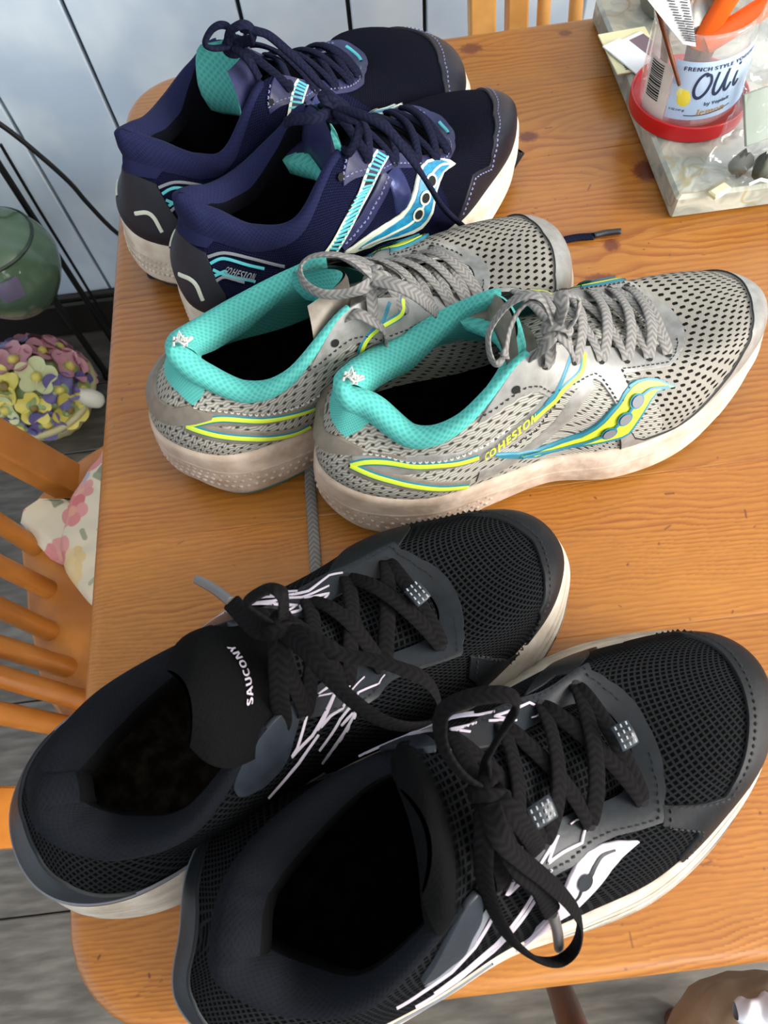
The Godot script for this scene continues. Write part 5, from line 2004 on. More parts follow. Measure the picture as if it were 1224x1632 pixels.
func prop_materials() -> void:
	M.steel = plain(Color(0.62, 0.61, 0.58), 0.22, 0.95)
	M.green_glaze = plain(Color(0.36, 0.44, 0.36), 0.12)
	M.green_glaze.albedo_texture = noise_texture(256, 0.015, Color(0.78, 0.85, 0.80), Color(1, 1, 0.98), 81, 4)
	M.green_glaze.uv1_triplanar = true
	M.green_glaze.uv1_scale = Vector3(5, 5, 5)
	M.green_dark = plain(Color(0.13, 0.19, 0.14), 0.25)
	M.mauve = plain(Color(0.42, 0.38, 0.47), 0.2)
	M.cream_glaze = plain(Color(0.70, 0.66, 0.48), 0.3)
	M.white_glaze = plain(Color(0.86, 0.83, 0.76), 0.25)
	M.leaf_glaze = plain(Color(0.55, 0.62, 0.40), 0.25)
	M.petal_purple = plain(Color(0.40, 0.36, 0.56), 0.28)
	M.petal_lilac = plain(Color(0.62, 0.56, 0.72), 0.28)
	M.petal_yellow = plain(Color(0.84, 0.77, 0.36), 0.28)
	M.petal_pink = plain(Color(0.80, 0.56, 0.60), 0.28)
	M.petal_cream = plain(Color(0.80, 0.80, 0.60), 0.28)
	M.stamen = plain(Color(0.83, 0.76, 0.38), 0.4)
	M.stamen_brown = plain(Color(0.48, 0.40, 0.18), 0.4)
	M.marble = plain(Color.WHITE, 0.18)
	M.marble.albedo_texture = marble_picture()
	M.marble.uv1_triplanar = true
	M.marble.uv1_scale = Vector3(4, 4, 4)
	M.red_plastic = plain(Color(0.72, 0.07, 0.10), 0.35)
	M.glass = clear(Color(0.96, 0.98, 0.98, 0.10), 0.03)
	M.film = clear(Color(0.95, 0.96, 0.97, 0.07), 0.10)
	M.film.metallic_specular = 0.4
	M.film_bright = plain(Color(0.85, 0.86, 0.86), 0.2)
	M.label_blue = plain(Color(0.70, 0.80, 0.92), 0.5)
	M.label_clear = plain(Color(0.84, 0.82, 0.80), 0.5)
	M.ink_navy = plain(Color(0.13, 0.18, 0.30), 0.6)
	M.ink_gold = plain(Color(0.72, 0.55, 0.25), 0.5)
	M.ink_grey = plain(Color(0.28, 0.28, 0.30), 0.7)
	M.lemon = plain(Color(0.90, 0.82, 0.28), 0.5)
	M.lemon_pale = plain(Color(0.88, 0.86, 0.52), 0.5)
	M.orange_plastic = plain(Color(0.93, 0.38, 0.06), 0.35)
	M.paper = plain(Color(0.88, 0.89, 0.90), 0.7)
	M.slip = plain(Color(0.62, 0.62, 0.64), 0.7)
	M.cream_paper = plain(Color(0.84, 0.82, 0.66), 0.7)
	M.mauve_print = plain(Color(0.45, 0.38, 0.42), 0.5)
	M.stoneware = plain(Color(0.46, 0.45, 0.41), 0.5)
	M.sachet = plain(Color(0.50, 0.55, 0.50), 0.5)
	M.leaf_dry = plain(Color(0.26, 0.28, 0.24), 0.7)
	M.bag = plain(Color(0.60, 0.52, 0.42), 0.4)
	M.wrap_white = plain(Color(0.86, 0.86, 0.90), 0.25)
	M.red_print = plain(Color(0.75, 0.12, 0.18), 0.4)
	M.floral = plain(Color.WHITE, 0.85)
	M.floral.albedo_texture = floral_picture()

func marble_picture() -> ImageTexture:
	var n := 384
	var f := noise(1.0, 4, 91)
	var g := noise(1.0, 4, 92)
	return tile(n, func(u: float, v: float) -> Color:
		var w := f.get_noise_2d(u * 3.0, v * 3.0)
		var cloud := 0.5 + 0.5 * g.get_noise_2d(u * 4.0 + w * 2.0, v * 6.0 + w)
		var vein := 1.0 - smoothstep(0.0, 0.10, absf(f.get_noise_2d(u * 2.2 + 5.0, v * 3.6 + w)))
		var c := Color(0.50, 0.52, 0.49).lerp(Color(0.72, 0.72, 0.67), smoothstep(0.15, 0.8, cloud))
		c = c.lerp(Color(0.37, 0.41, 0.37), vein * 0.32)
		return c.lerp(Color(0.58, 0.52, 0.36), 0.6 * (1.0 - smoothstep(0.0, 0.035, absf(g.get_noise_2d(u * 1.7 + 2.0, v * 2.1))))))

func floral_picture() -> ImageTexture:
	var n := 512
	var img := Image.create(n, n, false, Image.FORMAT_RGB8)
	img.fill(Color(0.83, 0.79, 0.70))
	var r := RandomNumberGenerator.new()
	r.seed = 33
	for k in 160:
		var c := Vector2(r.randf() * n, r.randf() * n)
		var a := r.randf() * TAU
		var green := Color(0.50, 0.53, 0.45).lerp(Color(0.66, 0.66, 0.55), r.randf())
		stroke(img, c, c + Vector2(cos(a), sin(a)) * r.randf_range(8, 22), r.randf_range(5, 12), green)
	for k in 70:
		var c := Vector2(r.randf() * n, r.randf() * n)
		var tone: Color = [Color(0.78, 0.42, 0.43), Color(0.82, 0.58, 0.56), Color(0.55, 0.56, 0.66), Color(0.82, 0.72, 0.50), Color(0.78, 0.46, 0.46)][k % 5]
		var rad := r.randf_range(16, 30)
		for j in 6:
			var a := TAU * j / 6.0 + k
			var p := c + Vector2(cos(a), sin(a)) * rad * 0.75
			stroke(img, p, p + Vector2(0.5, 0.5), rad, tone.lerp(Color(0.88, 0.80, 0.74), r.randf() * 0.5))
		stroke(img, c, c + Vector2(0.5, 0.5), rad * 0.7, tone.lerp(Color(0.9, 0.8, 0.6), 0.5))
	return ImageTexture.create_from_image(img)

# Loose lace runs of each shoe in its own frame, in millimetres
var LACES := {
	"N1": {
		"bow_far": [Vector3(89, 122, 7), Vector3(79, 124, 4), Vector3(76, 127, 2), Vector3(81, 132, 3), Vector3(86, 134, 6), Vector3(90, 131, 8), Vector3(88, 123, 6)],
		"bow_near": [Vector3(89, 122, 6), Vector3(87, 130, 9), Vector3(91, 136, 17), Vector3(96, 134, 19), Vector3(96, 128, 20), Vector3(95, 124, 12), Vector3(90, 122, 7)],
		"tail": [Vector3(94, 132, 14), Vector3(98, 132, 22), Vector3(102, 130, 27), Vector3(106, 124, 36), Vector3(110, 117, 44), Vector3(115, 107, 51), Vector3(125, 94, 52), Vector3(138, 75, 41)],
		"strap": [Vector3(89, 122, 9), Vector3(90, 120, 20), Vector3(92, 110, 24)],
		"hanging": [Vector3(230, 3.0, -11), Vector3(242, 2.0, -18), Vector3(256, 2.0, -28), Vector3(269, 2.0, -36)],
		"tip": [Vector3(269, 2.0, -36), Vector3(277, 2.0, -40), Vector3(282, 2.0, -43)],
		"knot": [Vector3(91, 120, 4)],
	},
	"N2": {
		"tail": [Vector3(107, 121, 17), Vector3(115, 124, 33), Vector3(123, 121, 45), Vector3(128, 113, 53), Vector3(134, 101, 58), Vector3(141, 86, 59), Vector3(152, 64, 56), Vector3(178, 24, 40), Vector3(195, 4, 38), Vector3(208, 2.2, 52), Vector3(223, 2.0, 60), Vector3(237, 2.0, 62), Vector3(248, 2.0, 65), Vector3(258, 2.0, 70)],
		"tip": [Vector3(258, 2.0, 70), Vector3(266, 2.0, 72), Vector3(275, 2.0, 76)],
		"bow_near": [Vector3(107, 120, 17), Vector3(96, 123, 22), Vector3(87, 122, 16), Vector3(83, 119, 11)],
		"bow_far": [Vector3(107, 121, 21), Vector3(110, 122, 31), Vector3(114, 120, 34), Vector3(110, 114, 37), Vector3(105, 108, 36), Vector3(105, 108, 32)],
		"strap": [Vector3(108, 121, 18), Vector3(104, 126, 17), Vector3(105, 126, 12), Vector3(108, 126, 16), Vector3(109, 121, 18)],
		"knot": [Vector3(108, 119, 17)],
	},
	"G1": {
		"strap": [Vector3(115, 116, 27), Vector3(112, 120, 25), Vector3(108, 123, 18), Vector3(102, 124, 12), Vector3(94, 122, 6), Vector3(88, 119, 6), Vector3(86, 116, 12), Vector3(90, 114, 20), Vector3(98, 114, 26), Vector3(106, 116, 30), Vector3(114, 115, 28)],
		"bow_near": [Vector3(113, 117, 29), Vector3(121, 117, 39), Vector3(129, 108, 43), Vector3(138, 92, 42)],
		"tail": [Vector3(96, 102, 29), Vector3(101, 106, 33), Vector3(106, 102, 37), Vector3(111, 93, 39), Vector3(111, 80, 39)],
		"hanging": [Vector3(74, 34, 22), Vector3(65, 22, 30), Vector3(56, 3.5, 36), Vector3(48, 1.8, 53), Vector3(40, 1.5, 71), Vector3(28, 1.5, 98)],
		"knot": [Vector3(115, 114, 27)],
	},
	"G2": {
		"bow_far": [Vector3(113, 120, 26), Vector3(109, 131, 21), Vector3(104, 133, 18), Vector3(98, 131, 17), Vector3(92, 124, 17), Vector3(87, 117, 20), Vector3(86, 111, 26), Vector3(88, 108, 30), Vector3(92, 112, 28), Vector3(96, 119, 21), Vector3(101, 126, 18), Vector3(107, 130, 19), Vector3(112, 124, 23), Vector3(114, 119, 26)],
		"bow_near": [Vector3(114, 120, 27), Vector3(115, 130, 26), Vector3(115, 134, 23), Vector3(118, 133, 22), Vector3(123, 130, 23), Vector3(122, 126, 27), Vector3(119, 121, 29), Vector3(115, 118, 28)],
		"tail": [Vector3(113, 119, 28), Vector3(109, 117, 31), Vector3(106, 111, 31), Vector3(104, 104, 29)],
		"strap": [Vector3(114, 119, 29), Vector3(118, 115, 33), Vector3(121, 106, 34)],
		"knot": [Vector3(114, 118, 26)],
	},
	"K1": {
		"tail": [Vector3(130, 122, 1), Vector3(127, 120, -3), Vector3(124, 117, -8), Vector3(122, 112, -19), Vector3(121, 109, -25)],
		"tip": [Vector3(121, 109, -25), Vector3(118, 105, -35), Vector3(114, 102, -44)],
		"bow_far": [Vector3(131, 122, -1), Vector3(127, 126, -9), Vector3(126, 128, -13), Vector3(131, 130, -13), Vector3(136, 130, -12), Vector3(138, 130, -8), Vector3(136, 126, -5), Vector3(132, 122, -1)],
		"bow_near": [Vector3(132, 123, 0), Vector3(135, 130, 14), Vector3(136, 128, 24), Vector3(138, 121, 33), Vector3(142, 112, 42), Vector3(148, 104, 48), Vector3(155, 98, 51), Vector3(161, 98, 51), Vector3(164, 103, 46), Vector3(163, 110, 40), Vector3(159, 115, 35), Vector3(153, 119, 28), Vector3(145, 123, 21), Vector3(141, 125, 16), Vector3(136, 125, 7), Vector3(132, 122, 0)],
		"strap": [Vector3(129, 121, 1), Vector3(124, 120, 9), Vector3(118, 113, 17), Vector3(114, 103, 22), Vector3(109, 94, 22)],
		"knot": [Vector3(131, 121, -1)],
	},
	"K2": {
		"bow_near": [Vector3(126, 116, -5), Vector3(121, 120, 6), Vector3(117, 114, 17), Vector3(117, 102, 28), Vector3(120, 87, 39), Vector3(127, 70, 49), Vector3(135, 62, 53), Vector3(142, 65, 50), Vector3(145, 75, 42), Vector3(142, 87, 34), Vector3(136, 102, 25), Vector3(129, 115, 16), Vector3(125, 122, 9), Vector3(125, 122, 2), Vector3(126, 117, -4)],
		"tail": [Vector3(126, 121, -1), Vector3(126, 118, 11), Vector3(128, 112, 19), Vector3(133, 102, 26), Vector3(135, 90, 33), Vector3(136, 84, 36)],
		"tip": [Vector3(136, 84, 36), Vector3(137, 70, 43), Vector3(137, 56, 50)],
		"bow_far": [Vector3(125, 118, -6), Vector3(120, 124, -11), Vector3(117, 130, -18), Vector3(117, 135, -24), Vector3(120, 138, -29), Vector3(127, 140, -30), Vector3(135, 140, -29), Vector3(141, 138, -27), Vector3(142, 135, -24), Vector3(137, 130, -20), Vector3(132, 126, -16), Vector3(129, 122, -13), Vector3(126, 118, -7)],
		"strap": [Vector3(128, 118, -5), Vector3(129, 121, 0), Vector3(132, 118, 6), Vector3(135, 108, 12), Vector3(137, 96, 17)],
		"knot": [Vector3(126, 117, -5)],
	},
}

# Outline (x, z, y of the upper's lower edge) and topline (x, y, z of collar and lacing edge) of each shoe, in millimetres, heel first, round by the outer side
const RIMS := {
	"N1": {"mirror": true, "at": Vector3(-0.1333, 0, -0.3619), "yaw": -0.5979, "flare": 0.0031, "rim": [
		[-3, 2, 46, 15, 99, 9],
		[1, 23, 45, 27, 95, 16],
		[19, 40, 41, 40, 88, 25],
		[49, 46, 36, 60, 82, 41],
		[82, 43, 31, 81, 92, 42],
		[115, 40, 28, 99, 106, 29],
		[148, 37, 27, 127, 84, 24],
		[182, 29, 27, 153, 71, 28],
		[216, 18, 29, 172, 65, 29],
		[241, 13, 33, 180, 65, 24],
		[255, -10, 35, 182, 63, 12],
		[243, -33, 34, 178, 63, 4],
		[219, -45, 31, 169, 66, -1],
		[185, -49, 28, 153, 73, -11],
		[152, -45, 27, 128, 87, -16],
		[115, -36, 28, 95, 107, -23],
		[83, -31, 31, 59, 86, -30],
		[49, -31, 36, 43, 80, -17],
		[19, -30, 41, 29, 90, -6],
		[3, -16, 45, 20, 96, 1],
	]},
	"N2": {"mirror": false, "at": Vector3(-0.1110, 0, -0.3210), "yaw": -0.3805, "flare": 0.0000, "rim": [
		[1, 9, 46, 18, 97, 4],
		[3, 30, 45, 22, 94, 14],
		[21, 44, 41, 30, 89, 20],
		[51, 48, 36, 45, 81, 32],
		[84, 45, 31, 69, 87, 44],
		[116, 44, 28, 103, 108, 32],
		[147, 42, 27, 134, 87, 23],
		[176, 35, 27, 159, 71, 19],
		[202, 22, 29, 176, 63, 10],
		[228, 7, 33, 183, 60, -1],
		[245, -12, 35, 186, 58, -11],
		[250, -28, 34, 183, 59, -20],
		[230, -42, 31, 173, 62, -28],
		[194, -48, 28, 155, 69, -25],
		[158, -46, 27, 131, 83, -17],
		[118, -37, 28, 104, 105, -15],
		[85, -32, 31, 84, 90, -21],
		[52, -31, 36, 59, 80, -18],
		[24, -28, 41, 39, 86, -7],
		[7, -13, 45, 28, 93, -2],
	]},
	"G1": {"mirror": true, "at": Vector3(-0.1112, 0, -0.2123), "yaw": -0.4103, "flare": 0.0004, "rim": [
		[-6, 4, 46, 20, 97, 4],
		[0, 26, 45, 25, 93, 13],
		[19, 42, 41, 37, 86, 21],
		[51, 47, 36, 61, 78, 31],
		[85, 44, 31, 90, 86, 26],
		[119, 45, 28, 108, 101, 10],
		[156, 47, 27, 132, 80, 9],
		[194, 46, 27, 155, 65, 14],
		[229, 36, 29, 174, 58, 15],
		[251, 16, 33, 183, 56, 7],
		[248, -9, 35, 186, 57, 0],
		[234, -30, 34, 183, 58, -9],
		[215, -44, 31, 175, 61, -15],
		[186, -49, 28, 159, 70, -21],
		[156, -46, 27, 136, 85, -23],
		[118, -37, 28, 101, 106, -28],
		[85, -32, 31, 62, 88, -34],
		[51, -32, 36, 40, 79, -23],
		[21, -28, 41, 25, 89, -9],
		[3, -15, 45, 20, 95, -1],
	]},
	"G2": {"mirror": false, "at": Vector3(-0.0394, 0, -0.2023), "yaw": -0.1174, "flare": 0.0008, "rim": [
		[7, 3, 46, 21, 95, 11],
		[3, 24, 45, 22, 93, 18],
		[20, 42, 41, 31, 88, 22],
		[52, 51, 36, 47, 79, 38],
		[88, 46, 31, 70, 88, 42],
		[122, 41, 28, 104, 108, 28],
		[156, 44, 27, 136, 87, 17],
		[190, 39, 27, 163, 71, 14],
		[221, 24, 29, 183, 62, 11],
		[248, 4, 33, 191, 58, 3],
		[259, -17, 35, 193, 56, -7],
		[253, -31, 34, 189, 57, -16],
		[232, -40, 31, 181, 60, -23],
		[197, -45, 28, 163, 68, -22],
		[162, -44, 27, 135, 83, -15],
		[122, -36, 28, 104, 104, -12],
		[88, -32, 31, 83, 90, -20],
		[56, -32, 36, 57, 79, -17],
		[28, -30, 41, 37, 86, -6],
		[14, -17, 45, 26, 92, 4],
	]},
	"K1": {"mirror": true, "at": Vector3(-0.1599, 0, -0.0113), "yaw": -0.4915, "flare": 0.0053, "rim": [
		[-4, 2, 46, 28, 96, 7],
		[1, 25, 45, 30, 93, 16],
		[21, 42, 41, 39, 86, 25],
		[53, 48, 36, 59, 78, 34],
		[88, 45, 31, 91, 87, 30],
		[123, 45, 28, 116, 105, 19],
		[159, 45, 27, 139, 83, 14],
		[197, 43, 27, 159, 68, 18],
		[231, 27, 29, 179, 60, 17],
		[258, 8, 33, 190, 57, 6],
		[260, -14, 35, 193, 56, -4],
		[245, -30, 34, 189, 57, -14],
		[223, -39, 31, 177, 60, -18],
		[191, -44, 28, 149, 70, -13],
		[160, -44, 27, 133, 86, -14],
		[122, -37, 28, 110, 108, -21],
		[89, -33, 31, 68, 91, -31],
		[56, -33, 36, 40, 82, -21],
		[25, -30, 41, 29, 89, -10],
		[4, -18, 45, 26, 94, 0],
	]},
	"K2": {"mirror": false, "at": Vector3(-0.1052, 0, 0.0147), "yaw": -0.1912, "flare": 0.0046, "rim": [
		[5, 4, 46, 30, 96, 11],
		[-1, 26, 45, 28, 93, 19],
		[16, 46, 41, 33, 87, 27],
		[50, 56, 36, 46, 80, 37],
		[86, 54, 31, 72, 90, 41],
		[120, 48, 28, 109, 108, 23],
		[154, 46, 27, 135, 85, 11],
		[187, 43, 27, 155, 69, 10],
		[218, 31, 29, 180, 60, 9],
		[247, 12, 33, 190, 57, -1],
		[262, -14, 35, 191, 56, -14],
		[256, -34, 34, 186, 57, -24],
		[232, -45, 31, 174, 60, -28],
		[196, -50, 28, 156, 69, -24],
		[161, -46, 27, 136, 85, -20],
		[122, -37, 28, 112, 107, -23],
		[88, -32, 31, 86, 90, -27],
		[55, -32, 36, 55, 80, -19],
		[27, -30, 41, 39, 88, -8],
		[12, -17, 45, 33, 93, 1],
	]},
}

# Where each shoe's overlays, prints and seams lie on its wall: (share of the way round from the heel, share of the way up)
const MARKS := {
	"G2": {
		"logo_border": [[0.3578, 0.484], [0.3528, 0.56], [0.3478, 0.623], [0.3394, 0.648], [0.33, 0.642], [0.3211, 0.61], [0.3122, 0.547], [0.305, 0.478], [0.2961, 0.415], [0.2872, 0.34], [0.2806, 0.289], [0.2694, 0.226], [0.2578, 0.195], [0.2461, 0.176], [0.2339, 0.182], [0.22, 0.264], [0.2061, 0.44], [0.2089, 0.346], [0.2206, 0.189], [0.2339, 0.113], [0.2444, 0.107], [0.2561, 0.113], [0.2689, 0.113], [0.28, 0.126], [0.2917, 0.145], [0.2994, 0.151], [0.3067, 0.182], [0.3144, 0.27], [0.3233, 0.365], [0.3306, 0.434], [0.3394, 0.491], [0.3461, 0.503]],
		"logo_fill": [[0.355, 0.497], [0.3461, 0.597], [0.3378, 0.623], [0.3294, 0.616], [0.3217, 0.585], [0.3133, 0.528], [0.3056, 0.459], [0.2972, 0.396], [0.2883, 0.321], [0.2806, 0.264], [0.2694, 0.201], [0.2589, 0.176], [0.2456, 0.157], [0.2306, 0.176], [0.2211, 0.233], [0.2322, 0.145], [0.2456, 0.132], [0.2578, 0.132], [0.2689, 0.138], [0.28, 0.151], [0.2906, 0.17], [0.2994, 0.182], [0.305, 0.201], [0.3128, 0.289], [0.3217, 0.377], [0.3294, 0.447], [0.3389, 0.509], [0.3461, 0.522]],
		"logo_line": [[0.2211, 0.233], [0.2461, 0.145], [0.2689, 0.164], [0.2833, 0.214], [0.2906, 0.245], [0.2967, 0.296], [0.3039, 0.346], [0.3111, 0.409], [0.3183, 0.472], [0.3278, 0.522], [0.3367, 0.547], [0.35, 0.522]],
		"logo_dots": [[0.29, 0.245], [0.3039, 0.346], [0.3183, 0.472]],
		"toe_guard_top": [[0.5233, 0.415], [0.505, 0.453], [0.4822, 0.472], [0.4544, 0.453], [0.4278, 0.333], [0.4061, 0.17], [0.3861, 0.094], [0.3661, 0.044], [0.3494, 0.031], [0.3333, 0.05], [0.32, 0.057], [0.3117, 0.107], [0.3078, 0.195], [0.3033, 0.239], [0.2983, 0.201], [0.3011, 0.044]],
		"eyestay_low": [[0.4822, 0.937], [0.4467, 0.925], [0.3978, 0.818], [0.3722, 0.711], [0.3622, 0.711], [0.3478, 0.73], [0.3306, 0.723], [0.3183, 0.704], [0.3122, 0.572], [0.3039, 0.478], [0.2994, 0.453], [0.2994, 0.503], [0.3017, 0.61], [0.3006, 0.673], [0.2956, 0.698], [0.2867, 0.673], [0.2761, 0.629], [0.2656, 0.591], [0.2539, 0.56], [0.2478, 0.679], [0.2383, 0.736], [0.2311, 0.767], [0.2194, 0.818], [0.2106, 0.862], [0.2206, 0.937], [0.2322, 0.969], [0.2428, 0.981], [0.2539, 1]],
		"band_a": [[0.2922, 0.899], [0.2856, 0.748], [0.2639, 0.642], [0.2539, 0.56], [0.2367, 0.484], [0.2217, 0.484], [0.2078, 0.497], [0.195, 0.541], [0.1772, 0.629], [0.1561, 0.648], [0.1289, 0.553], [0.105, 0.465], [0.0922, 0.403]],
		"band_b": [[0.2928, 0.673], [0.2728, 0.503], [0.255, 0.34], [0.2344, 0.239], [0.2139, 0.195], [0.2, 0.17], [0.1872, 0.189]],
		"band_c": [[0.0889, 0.384], [0.11, 0.365], [0.13, 0.358], [0.1478, 0.321], [0.1661, 0.208], [0.1794, 0.101], [0.1928, 0.17]],
		"yellow_a": [[0.0894, 0.39], [0.1056, 0.484], [0.1356, 0.604], [0.1639, 0.623], [0.1844, 0.56], [0.1972, 0.522]],
		"yellow_b": [[0.0894, 0.39], [0.11, 0.371], [0.13, 0.365], [0.1478, 0.327], [0.1661, 0.214], [0.1778, 0.119]],
		"yellow_c": [[0.2372, 0.503], [0.2544, 0.553], [0.265, 0.629], [0.2856, 0.755], [0.295, 0.925]],
		"teal_c": [[0.2483, 0.553], [0.2606, 0.635], [0.2722, 0.767], [0.2811, 0.893]],
		"text": [[0.2011, 0.503], [0.22, 0.509], [0.2389, 0.516]],
		"vent": [[0.235, 0.836]],
		"heel_tab": [[0.9639, 0.478], [0.9939, 0.591], [1.0272, 0.686], [1.0539, 0.679], [1.0761, 0.629], [1.0928, 0.73], [1.1206, 0.994], [1.115, 1], [1.0994, 1], [1.0606, 1], [1.0289, 1]],
		"heel_counter": [[0.0378, 0.371], [0.0411, 0.503], [0.0672, 0.597], [0.1017, 0.579], [0.0994, 0.509], [0.0817, 0.39], [0.0667, 0.327], [0.0528, 0.314]],
		"stitch_a": [[0.0983, 0.535], [0.125, 0.629], [0.1567, 0.692], [0.1828, 0.66], [0.2044, 0.629], [0.225, 0.591]],
		"stitch_b": [[0.11, 0.434], [0.1344, 0.484], [0.1578, 0.434], [0.1733, 0.346]],
		"seam": [[0.2183, 0.39], [0.2361, 0.396], [0.2494, 0.484], [0.2644, 0.579]],
	},
	"G1": {
		"yellow_a": [[0.9389, 0.39], [0.9011, 0.528], [0.8689, 0.56], [0.8361, 0.522], [0.8133, 0.453], [0.8028, 0.434]],
		"yellow_b": [[0.9389, 0.39], [0.91, 0.371], [0.8794, 0.302], [0.8583, 0.208], [0.8411, 0.145], [0.8283, 0.151]],
		"yellow_c": [[0.7128, 0.975], [0.7211, 0.811], [0.75, 0.698], [0.76, 0.623]],
		"teal_c": [[0.7239, 0.95], [0.7356, 0.78], [0.7494, 0.723]],
		"heel_tab": [[0.0661, 0.314], [0.0422, 0.447], [0.0067, 0.553], [-0.0522, 0.629], [-0.1139, 1], [-0.1161, 1], [-0.0928, 1], [-0.0578, 1], [0.0611, 0.591]],
		"heel_counter": [[0.0333, 0.283], [0.0422, 0.327], [0.0017, 0.516], [-0.0683, 0.572], [-0.0661, 0.516], [-0.0383, 0.384], [-0.0089, 0.321]],
		"eyestay_low": [[0.3417, 1], [0.7061, 1], [0.7217, 0.761], [0.7394, 0.692], [0.7517, 0.679], [0.7622, 0.673], [0.7739, 0.755], [0.7867, 0.899], [0.7761, 0.981], [0.7633, 1], [0.7528, 1], [0.7378, 1]],
		"vent": [[0.7678, 0.874]],
		"toe_guard_top": [[0.4444, 0.597], [0.4617, 0.535], [0.4828, 0.484], [0.5156, 0.465], [0.5433, 0.459], [0.5744, 0.447]],
		"stitch_a": [[0.9261, 0.597], [0.8633, 0.667], [0.8211, 0.648], [0.7933, 0.61]],
	},
	"N2": {
		"logo_border": [[0.3717, 0.667], [0.3711, 0.761], [0.3656, 0.83], [0.3567, 0.893], [0.3422, 0.887], [0.3278, 0.811], [0.3189, 0.73], [0.3106, 0.642], [0.3033, 0.553], [0.2961, 0.484], [0.2872, 0.409], [0.2778, 0.358], [0.2661, 0.327], [0.2522, 0.308], [0.2389, 0.308], [0.2256, 0.321], [0.2167, 0.346], [0.2239, 0.277], [0.2383, 0.226], [0.2522, 0.214], [0.2678, 0.195], [0.285, 0.189], [0.2961, 0.201], [0.305, 0.239], [0.3122, 0.289], [0.32, 0.396], [0.3261, 0.478], [0.3356, 0.566], [0.3478, 0.654], [0.3589, 0.673]],
		"logo_fill": [[0.3661, 0.711], [0.36, 0.805], [0.3517, 0.843], [0.3394, 0.83], [0.3289, 0.78], [0.3206, 0.711], [0.3122, 0.623], [0.3056, 0.541], [0.2989, 0.472], [0.29, 0.403], [0.2789, 0.34], [0.2672, 0.308], [0.2528, 0.283], [0.2394, 0.283], [0.2278, 0.289], [0.24, 0.245], [0.2539, 0.226], [0.2683, 0.214], [0.2844, 0.22], [0.2939, 0.233], [0.3028, 0.264], [0.3106, 0.321], [0.3178, 0.415], [0.3239, 0.491], [0.3344, 0.597], [0.3472, 0.673]],
		"logo_line": [[0.2306, 0.277], [0.2528, 0.245], [0.2756, 0.264], [0.2883, 0.296], [0.295, 0.34], [0.3028, 0.384], [0.3089, 0.459], [0.3183, 0.516], [0.3267, 0.623], [0.3356, 0.704], [0.3517, 0.755], [0.3639, 0.717]],
		"logo_dots": [[0.295, 0.34], [0.3089, 0.459], [0.325, 0.604]],
		"hatch_l": [[0.285, 0.975], [0.25, 0.635], [0.225, 0.566], [0.2039, 0.528]],
		"hatch_r": [[0.2967, 0.95], [0.2633, 0.642], [0.24, 0.516], [0.21, 0.428]],
		"hatch_top": [[0.2872, 1], [0.3017, 1], [0.2933, 0.893], [0.2728, 0.742]],
		"band_c": [[0.2833, 0.711], [0.2661, 0.547], [0.2456, 0.428], [0.23, 0.409], [0.2172, 0.421]],
		"strap": [[0.2906, 0.78], [0.2906, 0.648], [0.2883, 0.516], [0.285, 0.396]],
		"heel_lines_a": [[0.0761, 0.623], [0.1044, 0.698], [0.1411, 0.698], [0.1656, 0.591]],
		"heel_lines_b": [[0.0794, 0.572], [0.1006, 0.642], [0.1317, 0.616], [0.1444, 0.591]],
		"heel_lines_c": [[0.0828, 0.522], [0.095, 0.497], [0.1222, 0.459], [0.1278, 0.44]],
		"heel_lines_d": [[0.0856, 0.428], [0.0972, 0.472], [0.1167, 0.434]],
		"heel_lines_e": [[0.0844, 0.472], [0.0972, 0.522], [0.1006, 0.516]],
		"text": [[0.0994, 0.541], [0.1139, 0.516], [0.1294, 0.491]],
		"heel_counter": [[0.9989, 0.591], [1.0328, 0.692], [1.0756, 0.648], [1.0789, 0.541], [1.0928, 0.308], [1.0878, 0.22], [1.0633, 0.044], [1.0456, 0.05], [1.0333, 0.245], [1.0156, 0.44]],
		"heel_mark": [[0.0267, 0.321], [0.0467, 0.365], [0.0589, 0.333], [0.0656, 0.208]],
		"heel_tab": [[0.9983, 0.786], [1.0011, 0.635], [1.0328, 0.692], [1.0728, 0.704], [1.1089, 0.912], [1.1233, 1], [1.1089, 1], [1.06, 1]],
		"eyestay_low": [[0.505, 0.925], [0.4417, 0.925], [0.3833, 0.805], [0.3672, 0.918], [0.3383, 0.987], [0.3067, 0.849], [0.2928, 0.818], [0.2767, 0.717], [0.2678, 0.723], [0.2556, 0.736], [0.2456, 0.761], [0.24, 0.774], [0.2456, 0.818], [0.2539, 0.881], [0.2667, 1], [0.2689, 1]],
		"vent": [[0.2411, 0.843]],
		"toe_guard_top": [[0.5567, 0.421], [0.5372, 0.509], [0.4978, 0.585], [0.4472, 0.541], [0.4211, 0.358], [0.4111, 0.245], [0.3933, 0.333], [0.3822, 0.365], [0.3667, 0.264], [0.3478, 0.107], [0.3422, 0.069]],
	},
	"N1": {
		"toe_guard_top": [[0.4633, 0.56], [0.5011, 0.698], [0.5567, 0.717], [0.61, 0.591], [0.6317, 0.547], [0.6517, 0.635], [0.6544, 0.736], [0.6517, 0.811], [0.6822, 0.579]],
		"eyestay_low": [[0.4983, 1], [0.5883, 0.881], [0.6244, 0.792], [0.64, 0.849], [0.6639, 0.931], [0.6917, 0.918], [0.7072, 0.862], [0.7294, 0.73], [0.7417, 0.717], [0.7567, 0.742], [0.7678, 0.836], [0.7572, 0.893], [0.7483, 0.956], [0.7406, 1]],
		"vent": [[0.7544, 0.824]],
		"hatch_l": [[0.7144, 1], [0.7233, 0.874], [0.7383, 0.704]],
		"hatch_r": [[0.7033, 1], [0.7144, 0.881], [0.7328, 0.698]],
